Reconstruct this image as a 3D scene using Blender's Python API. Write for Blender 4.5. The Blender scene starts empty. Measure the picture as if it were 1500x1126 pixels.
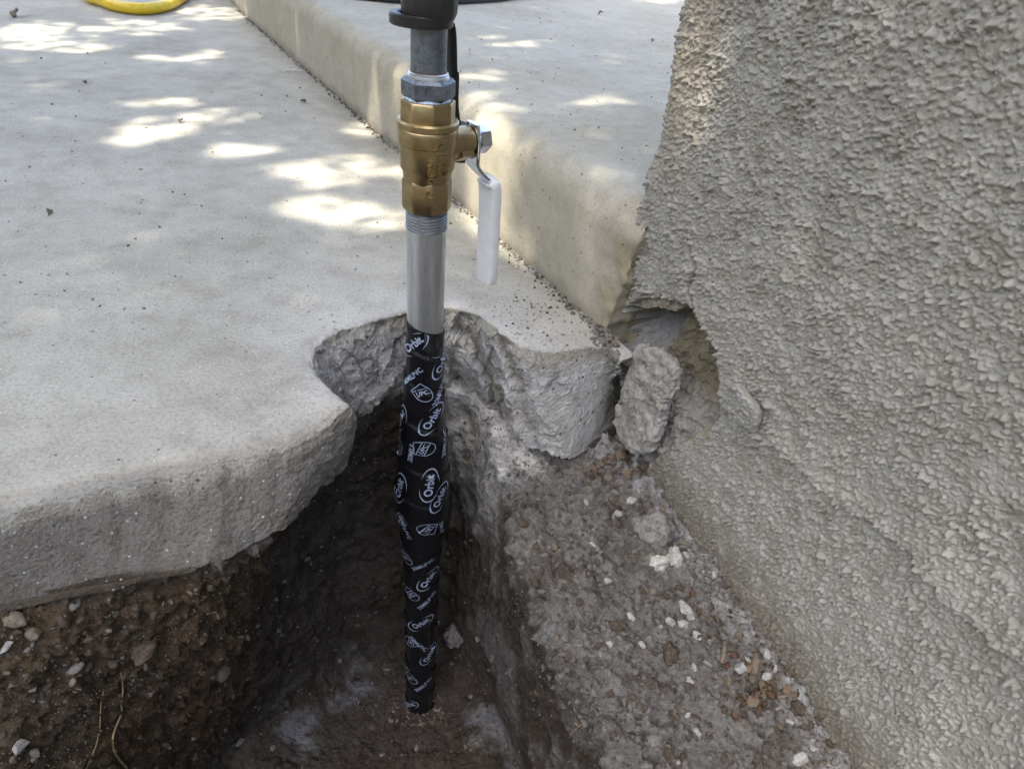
import bpy, bmesh, math, random
import numpy as np
from mathutils import Vector, Matrix
from mathutils.bvhtree import BVHTree

# ------------------------------------------------------------------ camera, sky, sun
SC = bpy.context.scene
COL = SC.collection
FPX = 1040.0                       # focal length in photo pixels (photo 1500 x 1126)
PITCH, ROLL, CAMH = math.radians(35), math.radians(-5.7), 0.296
_f = np.array([0, math.cos(PITCH), -math.sin(PITCH)])
_r = np.array([1.0, 0, 0]); _u = np.cross(_r, _f)
CX = _r*math.cos(ROLL) - _u*math.sin(ROLL)
CY = _r*math.sin(ROLL) + _u*math.cos(ROLL)
CZ = _f
CO = np.array([0, 0, CAMH])
cd = bpy.data.cameras.new('camera'); cam = bpy.data.objects.new('camera', cd); COL.objects.link(cam)
cd.sensor_width = 36; cd.lens = FPX/1500*36; cd.clip_start = 0.01; cd.clip_end = 200
cam.matrix_world = Matrix(((CX[0], CY[0], -CZ[0], CO[0]), (CX[1], CY[1], -CZ[1], CO[1]), (CX[2], CY[2], -CZ[2], CO[2]), (0, 0, 0, 1)))
cd.dof.use_dof = True; cd.dof.focus_distance = 0.52; cd.dof.aperture_fstop = 17
SC.camera = cam

SUN = np.array([-0.33, -0.22, 0.92]); SUN /= np.linalg.norm(SUN)
w = bpy.data.worlds.new('World'); SC.world = w; w.use_nodes = True
nt = w.node_tree; nt.nodes.clear()
sky = nt.nodes.new('ShaderNodeTexSky'); sky.sky_type = 'NISHITA'; sky.sun_disc = False
sky.sun_elevation = math.asin(SUN[2]); sky.sun_rotation = math.atan2(SUN[0], SUN[1])
sky.air_density = 0.75; sky.dust_density = 4.6; sky.ozone_density = 0.4
bg = nt.nodes.new('ShaderNodeBackground'); bg.inputs[1].default_value = 0.15
wo = nt.nodes.new('ShaderNodeOutputWorld')
nt.links.new(sky.outputs[0], bg.inputs[0]); nt.links.new(bg.outputs[0], wo.inputs[0])
sl = bpy.data.lights.new('sun', 'SUN'); sl.energy = 2.0; sl.angle = math.radians(0.53); sl.color = (1, 0.93, 0.80)
so = bpy.data.objects.new('sun', sl); COL.objects.link(so)
so.rotation_euler = Vector(SUN).to_track_quat('Z', 'Y').to_euler(); so.location = (0, 0, 5)
SC.view_settings.view_transform = 'Standard'; SC.view_settings.look = 'None'
SC.view_settings.gamma = 1; SC.view_settings.exposure = 2.5

rnd = random.Random(7); rng = np.random.default_rng(7)

# ------------------------------------------------------------------ helpers
def ray(x, y): return CX*((x-750)/FPX) + CY*((563-y)/FPX) + CZ
def U(x, y, z=0.0):
    d = ray(x, y); return CO + d*((z-CO[2])/d[2])
# wall plane: vertical, through E0, WD runs along the wall towards the viewer, WN is its outward normal
E0 = np.array([.083, .518, 0]); _a = math.radians(30)
WD = np.array([math.sin(_a), -math.cos(_a), 0]); WN = np.array([-math.cos(_a), -math.sin(_a), 0]); UP = np.array([0, 0, 1.0])
def Wp(x, y, off=0.0):
    d = ray(x, y); t = (WN@(E0-CO)+off)/(WN@d); return CO + d*t
def Waz(x, y, off=0.0):
    p = Wp(x, y, off); return float((p-E0)@WD), float(p[2])

def _hash(ix, iy, iz, seed):
    h = (ix.astype(np.int64)*374761393 + iy.astype(np.int64)*668265263 + iz.astype(np.int64)*2147483647 + seed*1274126177) & 0xffffffff
    h = ((h ^ (h >> 13))*1274126177) & 0xffffffff
    h = ((h ^ (h >> 16))*2246822519) & 0xffffffff
    return (h ^ (h >> 15)) & 0xffffffff
def perlin(P, seed=0):
    P = np.asarray(P, float); I = np.floor(P).astype(np.int64); Fr = P-I
    S = Fr*Fr*Fr*(Fr*(Fr*6-15)+10); out = 0
    for dx in (0, 1):
        for dy in (0, 1):
            for dz in (0, 1):
                h = _hash(I[:, 0]+dx, I[:, 1]+dy, I[:, 2]+dz, seed)
                gx = ((h & 1023)/511.5-1); gy = (((h >> 10) & 1023)/511.5-1); gz = (((h >> 20) & 1023)/511.5-1)
                d = gx*(Fr[:, 0]-dx)+gy*(Fr[:, 1]-dy)+gz*(Fr[:, 2]-dz)
                wt = (S[:, 0] if dx else 1-S[:, 0])*(S[:, 1] if dy else 1-S[:, 1])*(S[:, 2] if dz else 1-S[:, 2])
                out = out+wt*d
    return out*1.3
def fbm(P, octs=4, seed=0, gain=.5, ridged=False):
    P = np.asarray(P, float); o = 0; a = 1.0; s = 0
    for k in range(octs):
        n = perlin(P*(2.03**k)+17.3*k, seed+k*31)
        if ridged: n = 1-2*np.abs(n)
        o = o+a*n; s += a; a *= gain
    return o/s
def domes(p2, cell, rmin, rmax, seed, keep=1.0, stretch=1.0):
    """height field of rounded lumps on a plane (p2 in mm)"""
    q = p2/cell; I = np.floor(q).astype(np.int64); best = np.zeros(len(p2)); z0 = np.zeros(len(p2), np.int64)
    for dx in (-1, 0, 1):
        for dy in (-1, 0, 1):
            cx = I[:, 0]+dx; cy = I[:, 1]+dy
            h = _hash(cx, cy, z0, seed); h2 = _hash(cx, cy, z0, seed+77)
            px = (cx+(h & 1023)/1023)*cell; py = (cy+((h >> 10) & 1023)/1023)*cell
            r = rmin+(rmax-rmin)*((h >> 20) & 1023)/1023
            ang = (h2 & 1023)/1023*1.6-.3
            ux = p2[:, 0]-px; uy = p2[:, 1]-py
            a = ux*np.cos(ang)+uy*np.sin(ang); b = -ux*np.sin(ang)+uy*np.cos(ang)
            el = 1+stretch*((h2 >> 10) & 1023)/1023
            d2 = ((a/el)**2+b**2)/(r*r)
            hh = np.where(d2 < 1, r*.62*(1-d2)**.6, 0)*(((h2 >> 20) & 1023)/1023 < keep)
            best = np.maximum(best, hh)
    return best
def blobs(p2, cell, rmin, rmax, seed, keep=1.0, stretch=.45, pw=1.2):
    """sprayed stucco: rounded blobs of mixed size that run into each other (p2 in mm)"""
    q = p2/cell; I = np.floor(q).astype(np.int64); out = np.zeros(len(p2)); z0 = np.zeros(len(p2), np.int64)
    for dx in (-1, 0, 1):
        for dy in (-1, 0, 1):
            cx = I[:, 0]+dx; cy = I[:, 1]+dy; h = _hash(cx, cy, z0, seed); h2 = _hash(cx, cy, z0, seed+77)
            px = (cx+(h & 1023)/1023)*cell; py = (cy+((h >> 10) & 1023)/1023)*cell
            r = rmin+(rmax-rmin)*(((h >> 20) & 1023)/1023)**1.6
            ang = (h2 & 1023)/1023*3.14; ux = p2[:, 0]-px; uy = p2[:, 1]-py
            a = ux*np.cos(ang)+uy*np.sin(ang); b = -ux*np.sin(ang)+uy*np.cos(ang); el = 1+stretch*((h2 >> 10) & 1023)/1023
            d2 = np.minimum(((a/el)**2+b**2)/(r*r), 1); k = ((h2 >> 20) & 1023)/1023
            out += np.where(k < keep, r*(.45+.55*k/keep)*(1-d2)**pw, 0)
    return out
def seg_dist(p, pts):
    """distance of points p (N,2) to an open polyline, and the side (+ left of travel)"""
    best = np.full(len(p), 1e9); side = np.zeros(len(p))
    pts = np.asarray(pts, float)
    for a, b in zip(pts[:-1], pts[1:]):
        ab = b-a; t = np.clip(((p-a)@ab)/(ab@ab), 0, 1); q = a+t[:, None]*ab; v = p-q; d = np.hypot(v[:, 0], v[:, 1])
        m = d < best; best[m] = d[m]; side[m] = np.sign(ab[0]*v[m, 1]-ab[1]*v[m, 0])
    return best, side
def poly_sd(p, pts):
    """signed distance to a closed polygon, positive inside"""
    pts = np.asarray(pts, float); d, _ = seg_dist(p, np.vstack([pts, pts[:1]])); ins = np.zeros(len(p), bool)
    for a, b in zip(pts, np.roll(pts, -1, 0)):
        c = (a[1] > p[:, 1]) != (b[1] > p[:, 1])
        with np.errstate(divide='ignore', invalid='ignore'):
            xi = (b[0]-a[0])*(p[:, 1]-a[1])/(b[1]-a[1])+a[0]
        ins ^= c & (p[:, 0] < xi)
    return np.where(ins, d, -d)
def facets(P3, cell, seed, tilt=.6):
    """broken-face relief: every 3D cell gets its own offset and tilt (P3 in m, cell in m), about -1..1"""
    q = np.asarray(P3)/cell; I = np.floor(q).astype(np.int64); best = np.full(len(q), 1e9); out = np.zeros(len(q)); F2 = np.full(len(q), 1e9)
    for dx in (-1, 0, 1):
        for dy in (-1, 0, 1):
            for dz in (-1, 0, 1):
                c_ = I+np.array([dx, dy, dz]); h = _hash(c_[:, 0], c_[:, 1], c_[:, 2], seed); g = _hash(c_[:, 0], c_[:, 1], c_[:, 2], seed+91)
                ctr = c_+np.stack([(h & 1023), ((h >> 10) & 1023), ((h >> 20) & 1023)], 1)/1023
                v = q-ctr; d = (v*v).sum(1); t_ = np.stack([(g & 1023), ((g >> 10) & 1023), ((g >> 20) & 1023)], 1)/511.5-1
                o_ = ((g >> 5) & 255)/127.5-1+2*tilt*(v*t_).sum(1)
                m = d < best; F2 = np.where(m, best, np.minimum(F2, d)); best = np.where(m, d, best); out = np.where(m, o_, out)
    return out
def sstep(a, b, x): t = np.clip((x-a)/(b-a), 0, 1); return t*t*(3-2*t)
def catmull(pts, n):
    pts = np.asarray(pts, float); k = len(pts); t = np.linspace(0, k-1, n); i = np.clip(t.astype(int), 0, k-2); f = (t-i)[:, None]
    g = lambda j: pts[np.clip(j, 0, k-1)]
    a, b, c, d = g(i-1), g(i), g(i+1), g(i+2)
    return .5*((2*b)+(c-a)*f+(2*a-5*b+4*c-d)*f*f+(3*b-a-3*c+d)*f**3)
def resample(C, S):
    """C (n,k) curve points, S cumulative parameter positions in [0,1] by arc length of the first 3 columns"""
    L = np.r_[0, np.cumsum(np.linalg.norm(np.diff(C[:, :3], axis=0), axis=1))]; L /= L[-1]
    return np.stack([np.interp(S, L, C[:, j]) for j in range(C.shape[1])], 1)

def mesh_np(name, V, Q, col=None, smooth=True):
    V = np.asarray(V, np.float32); Q = np.asarray(Q, np.int32); k = Q.shape[1]
    me = bpy.data.meshes.new(name)
    me.vertices.add(len(V)); me.vertices.foreach_set('co', V.ravel())
    me.loops.add(Q.size); me.loops.foreach_set('vertex_index', Q.ravel())
    me.polygons.add(len(Q)); me.polygons.foreach_set('loop_start', np.arange(0, Q.size, k, dtype=np.int32))
    me.polygons.foreach_set('loop_total', np.full(len(Q), k, np.int32))
    me.polygons.foreach_set('use_smooth', np.full(len(Q), smooth))
    if col is not None:
        ca = me.color_attributes.new('Col', 'FLOAT_COLOR', 'POINT')
        c = np.ones((len(V), 4), np.float32); c[:, :3] = col; ca.data.foreach_set('color', c.ravel())
    me.update(calc_edges=True); me.validate()
    return me
def grid_quads(nr, nc, wrap=False):
    i = np.arange(nr*nc).reshape(nr, nc)
    if wrap: i = np.hstack([i, i[:, :1]])
    return np.stack([i[:-1, :-1], i[:-1, 1:], i[1:, 1:], i[1:, :-1]], -1).reshape(-1, 4)
def obj(name, me, mat=None, parent=None, label=None, cat=None, group=None, kind=None):
    o = bpy.data.objects.new(name, me); COL.objects.link(o)
    if mat is not None and me is not None and not me.materials: me.materials.append(mat)
    if parent is not None: o.parent = parent
    if label: o['label'] = label
    if cat: o['category'] = cat
    if group: o['group'] = group
    if kind: o['kind'] = kind
    return o
def grid_normals(P, flip=False):
    a = np.gradient(P, axis=0); b = np.gradient(P, axis=1); n = np.cross(b, a)
    n /= np.maximum(np.linalg.norm(n, axis=2, keepdims=True), 1e-12)
    return -n if flip else n

# ------------------------------------------------------------------ materials
def mat(name, base=(.5, .5, .5), rough=.8, metal=0.0, attr=False, var=None, bumps=(), rough_var=0.0, spec=.5, speck=None, stretch=1):
    """procedural material; var=[(scale, colour, low, high)], bumps=[(scale, strength, distance)]"""
    m = bpy.data.materials.new(name); m.use_nodes = True; n = m.node_tree; L = n.links
    b = n.nodes['Principled BSDF']; b.inputs['Roughness'].default_value = rough; b.inputs['Metallic'].default_value = metal
    b.inputs['Specular IOR Level'].default_value = spec
    tc = n.nodes.new('ShaderNodeTexCoord'); co = tc.outputs['Object']
    if stretch != 1:
        mp = n.nodes.new('ShaderNodeMapping'); mp.inputs['Scale'].default_value = (1, 1, stretch); L.new(co, mp.inputs[0]); co = mp.outputs[0]
    if attr:
        at = n.nodes.new('ShaderNodeAttribute'); at.attribute_name = 'Col'; c = at.outputs['Color']
    else:
        rg = n.nodes.new('ShaderNodeRGB'); rg.outputs[0].default_value = (*base, 1); c = rg.outputs[0]
    for sc, colr, lo, hi, mode in (var or ()):
        t = n.nodes.new('ShaderNodeTexNoise'); t.inputs['Scale'].default_value = sc; t.inputs['Detail'].default_value = 6; t.inputs['Roughness'].default_value = .62
        L.new(co, t.inputs['Vector'])
        mr = n.nodes.new('ShaderNodeMapRange'); mr.inputs[1].default_value = lo; mr.inputs[2].default_value = hi; L.new(t.outputs['Fac'], mr.inputs[0])
        mx = n.nodes.new('ShaderNodeMix'); mx.data_type = 'RGBA'; mx.blend_type = mode
        L.new(mr.outputs[0], mx.inputs[0]); L.new(c, mx.inputs[6]); mx.inputs[7].default_value = (*colr, 1); c = mx.outputs[2]
    if speck:
        for sc, colr, thr in speck:
            v = n.nodes.new('ShaderNodeTexVoronoi'); v.inputs['Scale'].default_value = sc; L.new(co, v.inputs['Vector'])
            sp = n.nodes.new('ShaderNodeSeparateColor'); L.new(v.outputs['Color'], sp.inputs[0])
            mr = n.nodes.new('ShaderNodeMath'); mr.operation = 'LESS_THAN'; mr.inputs[1].default_value = thr; L.new(sp.outputs[0], mr.inputs[0])
            d = n.nodes.new('ShaderNodeMath'); d.operation = 'LESS_THAN'; d.inputs[1].default_value = .33; L.new(v.outputs['Distance'], d.inputs[0])
            mm = n.nodes.new('ShaderNodeMath'); mm.operation = 'MULTIPLY'; L.new(mr.outputs[0], mm.inputs[0]); L.new(d.outputs[0], mm.inputs[1])
            mx = n.nodes.new('ShaderNodeMix'); mx.data_type = 'RGBA'; L.new(mm.outputs[0], mx.inputs[0]); L.new(c, mx.inputs[6]); mx.inputs[7].default_value = (*colr, 1); c = mx.outputs[2]
    L.new(c, b.inputs['Base Color'])
    if rough_var:
        t = n.nodes.new('ShaderNodeTexNoise'); t.inputs['Scale'].default_value = 180; t.inputs['Detail'].default_value = 5; L.new(co, t.inputs['Vector'])
        mr = n.nodes.new('ShaderNodeMapRange'); mr.inputs[3].default_value = rough-rough_var; mr.inputs[4].default_value = rough+rough_var
        L.new(t.outputs['Fac'], mr.inputs[0]); L.new(mr.outputs[0], b.inputs['Roughness'])
    prev = None
    for sc, st, dist in bumps:
        t = n.nodes.new('ShaderNodeTexNoise'); t.inputs['Scale'].default_value = sc; t.inputs['Detail'].default_value = 5; L.new(co, t.inputs['Vector'])
        bp = n.nodes.new('ShaderNodeBump'); bp.inputs['Strength'].default_value = st; bp.inputs['Distance'].default_value = dist
        L.new(t.outputs['Fac'], bp.inputs['Height'])
        if prev is not None: L.new(prev, bp.inputs['Normal'])
        prev = bp.outputs[0]
    if prev is not None: L.new(prev, b.inputs['Normal'])
    return m
M = {}
M['slab'] = mat('slab_concrete', attr=True, rough=.9, spec=.25,
    var=[(6, (.74, .73, .70), .42, .70, 'MULTIPLY'), (34, (.80, .79, .76), .46, .72, 'MULTIPLY'), (3.2, (.80, .74, .62), .60, .74, 'MULTIPLY'), (420, (.68, .67, .65), .47, .70, 'MULTIPLY')],
    bumps=[(800, .7, .0008), (160, .35, .001)], speck=[(330, (.16, .15, .14), .008), (520, (.55, .54, .51), .03)])
M['broken'] = mat('broken_concrete', attr=True, rough=.95, spec=.15, var=[(60, (.72, .70, .66), .4, .7, 'MULTIPLY'), (350, (.7, .69, .66), .48, .72, 'MULTIPLY')],
    bumps=[(1100, .8, .0012), (380, .9, .0025)], speck=[(420, (.5, .49, .47), .05), (300, (.12, .11, .1), .04)])
M['step'] = mat('step_concrete', attr=True, rough=.88, spec=.25, var=[(7, (.84, .82, .77), .4, .7, 'MULTIPLY'), (60, (.85, .84, .8), .45, .72, 'MULTIPLY'), (500, (.72, .71, .68), .5, .72, 'MULTIPLY')],
    bumps=[(800, .5, .0006), (240, .35, .001)], speck=[(300, (.15, .13, .1), .02)])
M['stucco'] = mat('stucco', attr=True, rough=.92, spec=.2, var=[(70, (.82, .80, .76), .42, .7, 'MULTIPLY'), (420, (.8, .78, .74), .48, .72, 'MULTIPLY')], bumps=[(1500, .4, .0004)])
M['soil'] = mat('soil', attr=True, rough=.97, spec=.1, var=[(40, (.62, .58, .53), .42, .68, 'MULTIPLY'), (260, (.6, .57, .53), .45, .7, 'MULTIPLY'), (900, (1.5, 1.5, 1.5), .58, .72, 'MULTIPLY')],
    bumps=[(1100, .7, .0012), (320, .8, .0025), (110, .6, .004)])
def stone_mat(nm, c, v=.62): return mat(nm, base=c, rough=.92, spec=.15, var=[(3.5, (v, v*.96, v*.90), .38, .66, 'MULTIPLY'), (14, (.62, .60, .56), .46, .66, 'MULTIPLY')], bumps=[(9, .5, .0012), (28, .5, .0006)])
M['st_white'] = stone_mat('pale_stone', (.52, .515, .49)); M['st_grey'] = stone_mat('grey_stone', (.27, .26, .24))
M['st_tan'] = stone_mat('tan_stone', (.24, .21, .165)); M['st_brown'] = stone_mat('brown_stone', (.13, .105, .08)); M['st_dark'] = stone_mat('dark_stone', (.09, .08, .07))
M['crumb_a'] = mat('soil_crumb', base=(.19, .182, .166), rough=.97, spec=.1, var=[(300, (.6, .57, .53), .45, .7, 'MULTIPLY')], bumps=[(1100, .7, .0012)])
M['crumb_b'] = mat('dark_crumb', base=(.115, .098, .080), rough=.97, spec=.1, var=[(300, (.6, .57, .53), .45, .7, 'MULTIPLY')], bumps=[(1100, .7, .0012)])
M['crumb_c'] = mat('dusty_crumb', base=(.34, .33, .315), rough=.97, spec=.1, var=[(300, (.6, .57, .53), .45, .7, 'MULTIPLY')], bumps=[(1100, .7, .0012)])
M['crumb_d'] = mat('brown_crumb', base=(.10, .070, .045), rough=.97, spec=.1, var=[(300, (.6, .57, .53), .45, .7, 'MULTIPLY')], bumps=[(1100, .7, .0012)])
M['galv'] = mat('galvanised_steel', base=(.68, .70, .71), rough=.40, metal=.9, stretch=.10, var=[(90, (.62, .64, .66), .4, .7, 'MULTIPLY'), (600, (.8, .8, .8), .45, .7, 'MULTIPLY')], bumps=[(900, .15, .0003)], rough_var=.12)
M['steel'] = mat('dull_steel', base=(.19, .215, .25), rough=.45, metal=.8, var=[(160, (.45, .42, .40), .48, .7, 'MULTIPLY'), (700, (.7, .7, .7), .45, .7, 'MULTIPLY')], bumps=[(800, .2, .0004)], rough_var=.12)
M['brass'] = mat('brass', base=(.40, .312, .17), rough=.37, metal=1, var=[(110, (.72, .68, .6), .4, .72, 'MULTIPLY')], bumps=[(900, .18, .0003)], rough_var=.08)
M['chrome'] = mat('chrome', base=(.75, .77, .80), rough=.14, metal=1, bumps=[(300, .05, .0005)])
M['grip'] = mat('white_vinyl', base=(.78, .78, .76), rough=.42, var=[(90, (.9, .89, .86), .45, .75, 'MULTIPLY')])
M['paste'] = mat('pipe_dope', base=(.55, .66, .78), rough=.6, var=[(400, (.5, .55, .6), .5, .65, 'MULTIPLY')], bumps=[(500, .8, .001)])
M['rust'] = mat('red_sealant', base=(.09, .03, .022), rough=.6)
M['tape'] = mat('black_tape', base=(.008, .008, .010), rough=.24, bumps=[(140, .25, .0012), (900, .1, .0003)], rough_var=.06)
M['print'] = mat('tape_print', base=(.34, .40, .52), rough=.5, var=[(500, (.55, .6, .7), .5, .68, 'MULTIPLY')])
M['rubber'] = mat('black_rubber', base=(.012, .012, .013), rough=.42, bumps=[(600, .2, .0005)])
M['black_iron'] = mat('black_iron', base=(.020, .019, .018), rough=.5, bumps=[(500, .3, .0006)], rough_var=.1)
M['hose_y'] = mat('yellow_hose', base=(.68, .48, .02), rough=.38, var=[(60, (.7, .66, .5), .5, .75, 'MULTIPLY')])
M['hose_k'] = mat('black_hose', base=(.03, .032, .032), rough=.5)
M['root'] = mat('root', base=(.34, .24, .12), rough=.8, var=[(300, (.6, .55, .5), .45, .65, 'MULTIPLY')])
M['leaf_dry'] = mat('dry_leaf', base=(.115, .064, .035), rough=.8, var=[(5, (.5, .45, .4), .42, .65, 'MULTIPLY')])
M['leaf_tan'] = mat('tan_leaf', base=(.19, .14, .085), rough=.8, var=[(5, (.6, .55, .5), .42, .65, 'MULTIPLY')])
M['twig'] = mat('twig', base=(.20, .16, .12), rough=.9, var=[(300, (.5, .48, .45), .42, .65, 'MULTIPLY')], bumps=[(500, .6, .001)])
M['paper'] = mat('paper', base=(.72, .73, .72), rough=.8)
M['green'] = mat('tree_leaf', base=(.075, .12, .035), rough=.55)
_n = M['green'].node_tree; _t = _n.nodes.new('ShaderNodeBsdfTranslucent'); _t.inputs[0].default_value = (.34, .42, .13, 1); _m = _n.nodes.new('ShaderNodeMixShader'); _m.inputs[0].default_value = .5
_n.links.new(_n.nodes['Principled BSDF'].outputs[0], _m.inputs[1]); _n.links.new(_t.outputs[0], _m.inputs[2]); _n.links.new(_m.outputs[0], _n.nodes['Material Output'].inputs[0])
M['bark'] = mat('bark', base=(.12, .09, .065), rough=.95, bumps=[(30, .8, .02)])

# ------------------------------------------------------------------ concrete pavement (slab) with broken edge
PAIRS = [((0, 735), (0, 887), -.068), ((100, 708), (110, 860), -.068), ((211, 684), (200, 838), -.067), ((302, 664), (290, 832), -.069),
 ((402, 638), (370, 797), -.068), ((452, 619), (420, 770), -.068), ((485, 601), (460, 725), -.068), ((506, 591), (500, 690), -.070), ((512, 588), (516, 640), -.070),
 ((500, 579), (518, 615), -.072), ((482, 565), (519, 608), -.075), ((466, 549), (521, 605), -.075), ((458, 530), (523, 603), -.075), ((462, 508), (532, 599), -.075), ((480, 492), (545, 595), -.075),
 ((505, 481), (558, 590), -.075), ((535, 473), (570, 583), -.075), ((565, 464), (585, 576), -.075), ((600, 456), (605, 570), -.076), ((630, 452), (628, 566), -.078),
 ((656, 451), (650, 560), -.080), ((690, 457), (683, 563), -.083), ((715, 468), (708, 580), -.086), ((740, 490), (730, 601), -.089), ((765, 506), (750, 626), -.090),
 ((800, 513), (790, 664), -.090), ((840, 509), (830, 669), -.090), ((875, 505), (866, 648), -.090), ((900, 512), (894, 610), -.085), ((911, 526), (904, 575), -.075)]
top = [np.r_[U(*a), U(*b, z)] for a, b, z in PAIRS]
k0 = top[0]; dirv = np.array([-.83, -.557, 0])
far = [np.r_[k0[:3]+dirv*t, k0[3:]+dirv*t] for t in (6, 2.2, .8, .25, .08)]
C6 = np.array(far+top)
fine = catmull(C6, 6000)
ds = np.linalg.norm(np.diff(fine[:, :3], axis=0), axis=1)
ix = np.argmin(np.linalg.norm(fine[:, :3]-k0[:3], axis=1))
wgt = np.where(np.arange(len(ds)) < ix-80, ds*.05, ds)      # few points beyond the frame
Lc = np.r_[0, np.cumsum(wgt)]
NT = 620
S = np.interp(np.linspace(0, Lc[-1], NT), Lc, np.arange(len(fine)))
O6 = np.stack([np.interp(S, np.arange(len(fine)), fine[:, j]) for j in range(6)], 1)
P, B = O6[:, :3].copy(), O6[:, 3:].copy()
PC = np.array([-.06, .37])
jag = fbm(np.c_[P[:, :2]*140, np.zeros(NT)], 4, 3)*.0030*np.where((P[:, 0] < -.11) & (P[:, 1] < .385), .35, 1)
dirs = P[:, :2]-PC; rr = np.linalg.norm(dirs, axis=1); dirs /= rr[:, None]
P[:, :2] += dirs*jag[:, None]; rr = rr+jag
B[:, :2] += dirs*(fbm(np.c_[B[:, :2]*90, np.ones(NT)], 4, 5)*.009*np.where((P[:, 0] < -.11) & (P[:, 1] < .385), .35, 1))[:, None]
B[:, 2] += fbm(np.c_[B[:, :2]*55, np.ones(NT)*3], 4, 8)*.012
SN = np.array([.857, .515]); SP = np.array([.069, .518])                 # face line of the raised step
nd = dirs@SN; lim = np.where(nd > .02, (SN@(SP-PC)+.003)/np.maximum(nd, .02), 9.0); lim = np.minimum(lim, 9.0)
Lr = np.maximum(lim-rr, .006)
K = 150; pw = np.maximum(np.log(Lr/.0014)/math.log(K), 1.0)
s = np.linspace(0, 1, K+1)
off = Lr[None, :]*s[:, None]**pw[None, :]
T = np.zeros((K+1, NT, 3)); T[..., :2] = PC+dirs[None]*(rr[None]+off)[..., None]
flat = T.reshape(-1, 3)
edge_r = (.008+.004*fbm(np.c_[P[:, :2]*25, np.zeros(NT)], 3, 14))[None, :]
xs = P[None, :, 0]+0*off
frontm = (sstep(.40, .37, P[:, 1])*sstep(-.10, -.13, P[:, 0]))[None, :]
wear = -(.0014+.0125*frontm)*np.exp(-off/(edge_r*(1+.9*frontm)))*(1+.6*fbm(np.c_[flat[:, :2]*60, flat[:, 2]], 3, 4).reshape(off.shape))
und = fbm(np.c_[flat[:, :2]*9, flat[:, 2]], 3, 21).reshape(off.shape)*.0016
rub = np.maximum(fbm(np.c_[flat[:, :2]*180, flat[:, 2]], 3, 22).reshape(off.shape), 0)*.0030*np.exp(-off/.045)
fade = np.where(off < 1.0, 1, 0)
T[..., 2] = wear+(und+rub)*fade
# rim chips
chip = fbm(np.c_[flat[:, :2]*45, flat[:, 2]+5], 3, 24).reshape(off.shape)
T[..., 2] -= np.maximum(chip-.12, 0)*.010*np.exp(-off/.012)
# side
KS = 64; u = np.linspace(0, 1, KS+1)[1:]
bul = np.sin(u*math.pi)*.004
SD = T[0][None]*(1-u)[:, None, None]+B[None]*u[:, None, None]
t_in = -np.c_[dirs, np.zeros(NT)]
sf = SD.reshape(-1, 3)
# the right lump is split into tilted fracture layers
lay_w = sstep(.45, .62, np.linspace(0, 1, NT))*1.0
lay_w = sstep(-.085, -.045, P[:, 0])*sstep(.09, .06, P[:, 0])
q = np.c_[sf[:, 0]*55+sf[:, 2]*95+sf[:, 1]*30, sf[:, 1]*20, sf[:, 2]*18]
lay = (fbm(q, 4, 33, ridged=True)).reshape(KS, NT)
sawp = (sf[:, 0]*70+sf[:, 2]*110+fbm(sf*35, 3, 36)*1.6); saw = (sawp-np.floor(sawp)).reshape(KS, NT)
gen = fbm(sf*60, 5, 41).reshape(KS, NT); fin = fbm(sf*260, 3, 42).reshape(KS, NT)
rowl = fbm(np.c_[sf[:, :2]*14, sf[:, 2]*170], 4, 43).reshape(KS, NT)       # horizontal float marks of the front face
fa = facets(sf*np.array([1, 1, .8]), .022, 47).reshape(KS, NT); fb = facets(sf, .0085, 48).reshape(KS, NT); f8 = fbm(sf*130, 4, 49).reshape(KS, NT)
ax3 = np.c_[sf[:, 0]*.80+sf[:, 2]*1.0+sf[:, 1]*.3, sf[:, 0]*.25-sf[:, 2]*.3, sf[:, 1]*.4]+np.c_[fbm(sf*45, 3, 37), fbm(sf*45, 3, 38), fbm(sf*45, 3, 39)]*.006
fl = facets(ax3, .017, 40, .9).reshape(KS, NT)
lw = lay_w[None]*sstep(.075, .02, P[:, 0])[None]; inr = sstep(.40, .43, P[:, 1])[None]*(1-lay_w[None])
band = np.exp(-((u-.20)/.07)**2)[:, None]*frontm*np.maximum(f8+.1, 0)
sw = (sf[:, 0]+sf[:, 2]*.36+sf[:, 1]*.25)/.027+fbm(sf*24, 3, 34)*.8+.12*fbm(sf*130, 3, 35); sw = sw-np.floor(sw)
saw2 = (np.where(sw < .82, sw/.82, (1-sw)/.18)-.5).reshape(KS, NT)
rgt = sstep(.0, .03, P[:, 0])[None]*lay_w[None]; lft = lay_w[None]*(1-rgt)
fC = facets(sf, .034, 53, .8).reshape(KS, NT)
soft = 1-.45*lay_w[None]
disp = gen*.0032+(f8*.0022+fin*.0013+fb*.0008)*soft+bul[:, None]+(rowl*.0014)*(1-lft)+lft*(saw2*.0110+fa*.0030+fb*.0012)+rgt*(fC*.0045+fa*.0022+fb*.0006)+inr*(fa*.0040+fb*.0008)-band*.010
env = sstep(0, .10, u)[:, None]
SD += t_in[None]*(disp*env)[..., None]
SD[..., 2] += (fbm(sf*120, 3, 45).reshape(KS, NT)*.0014)*env
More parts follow.
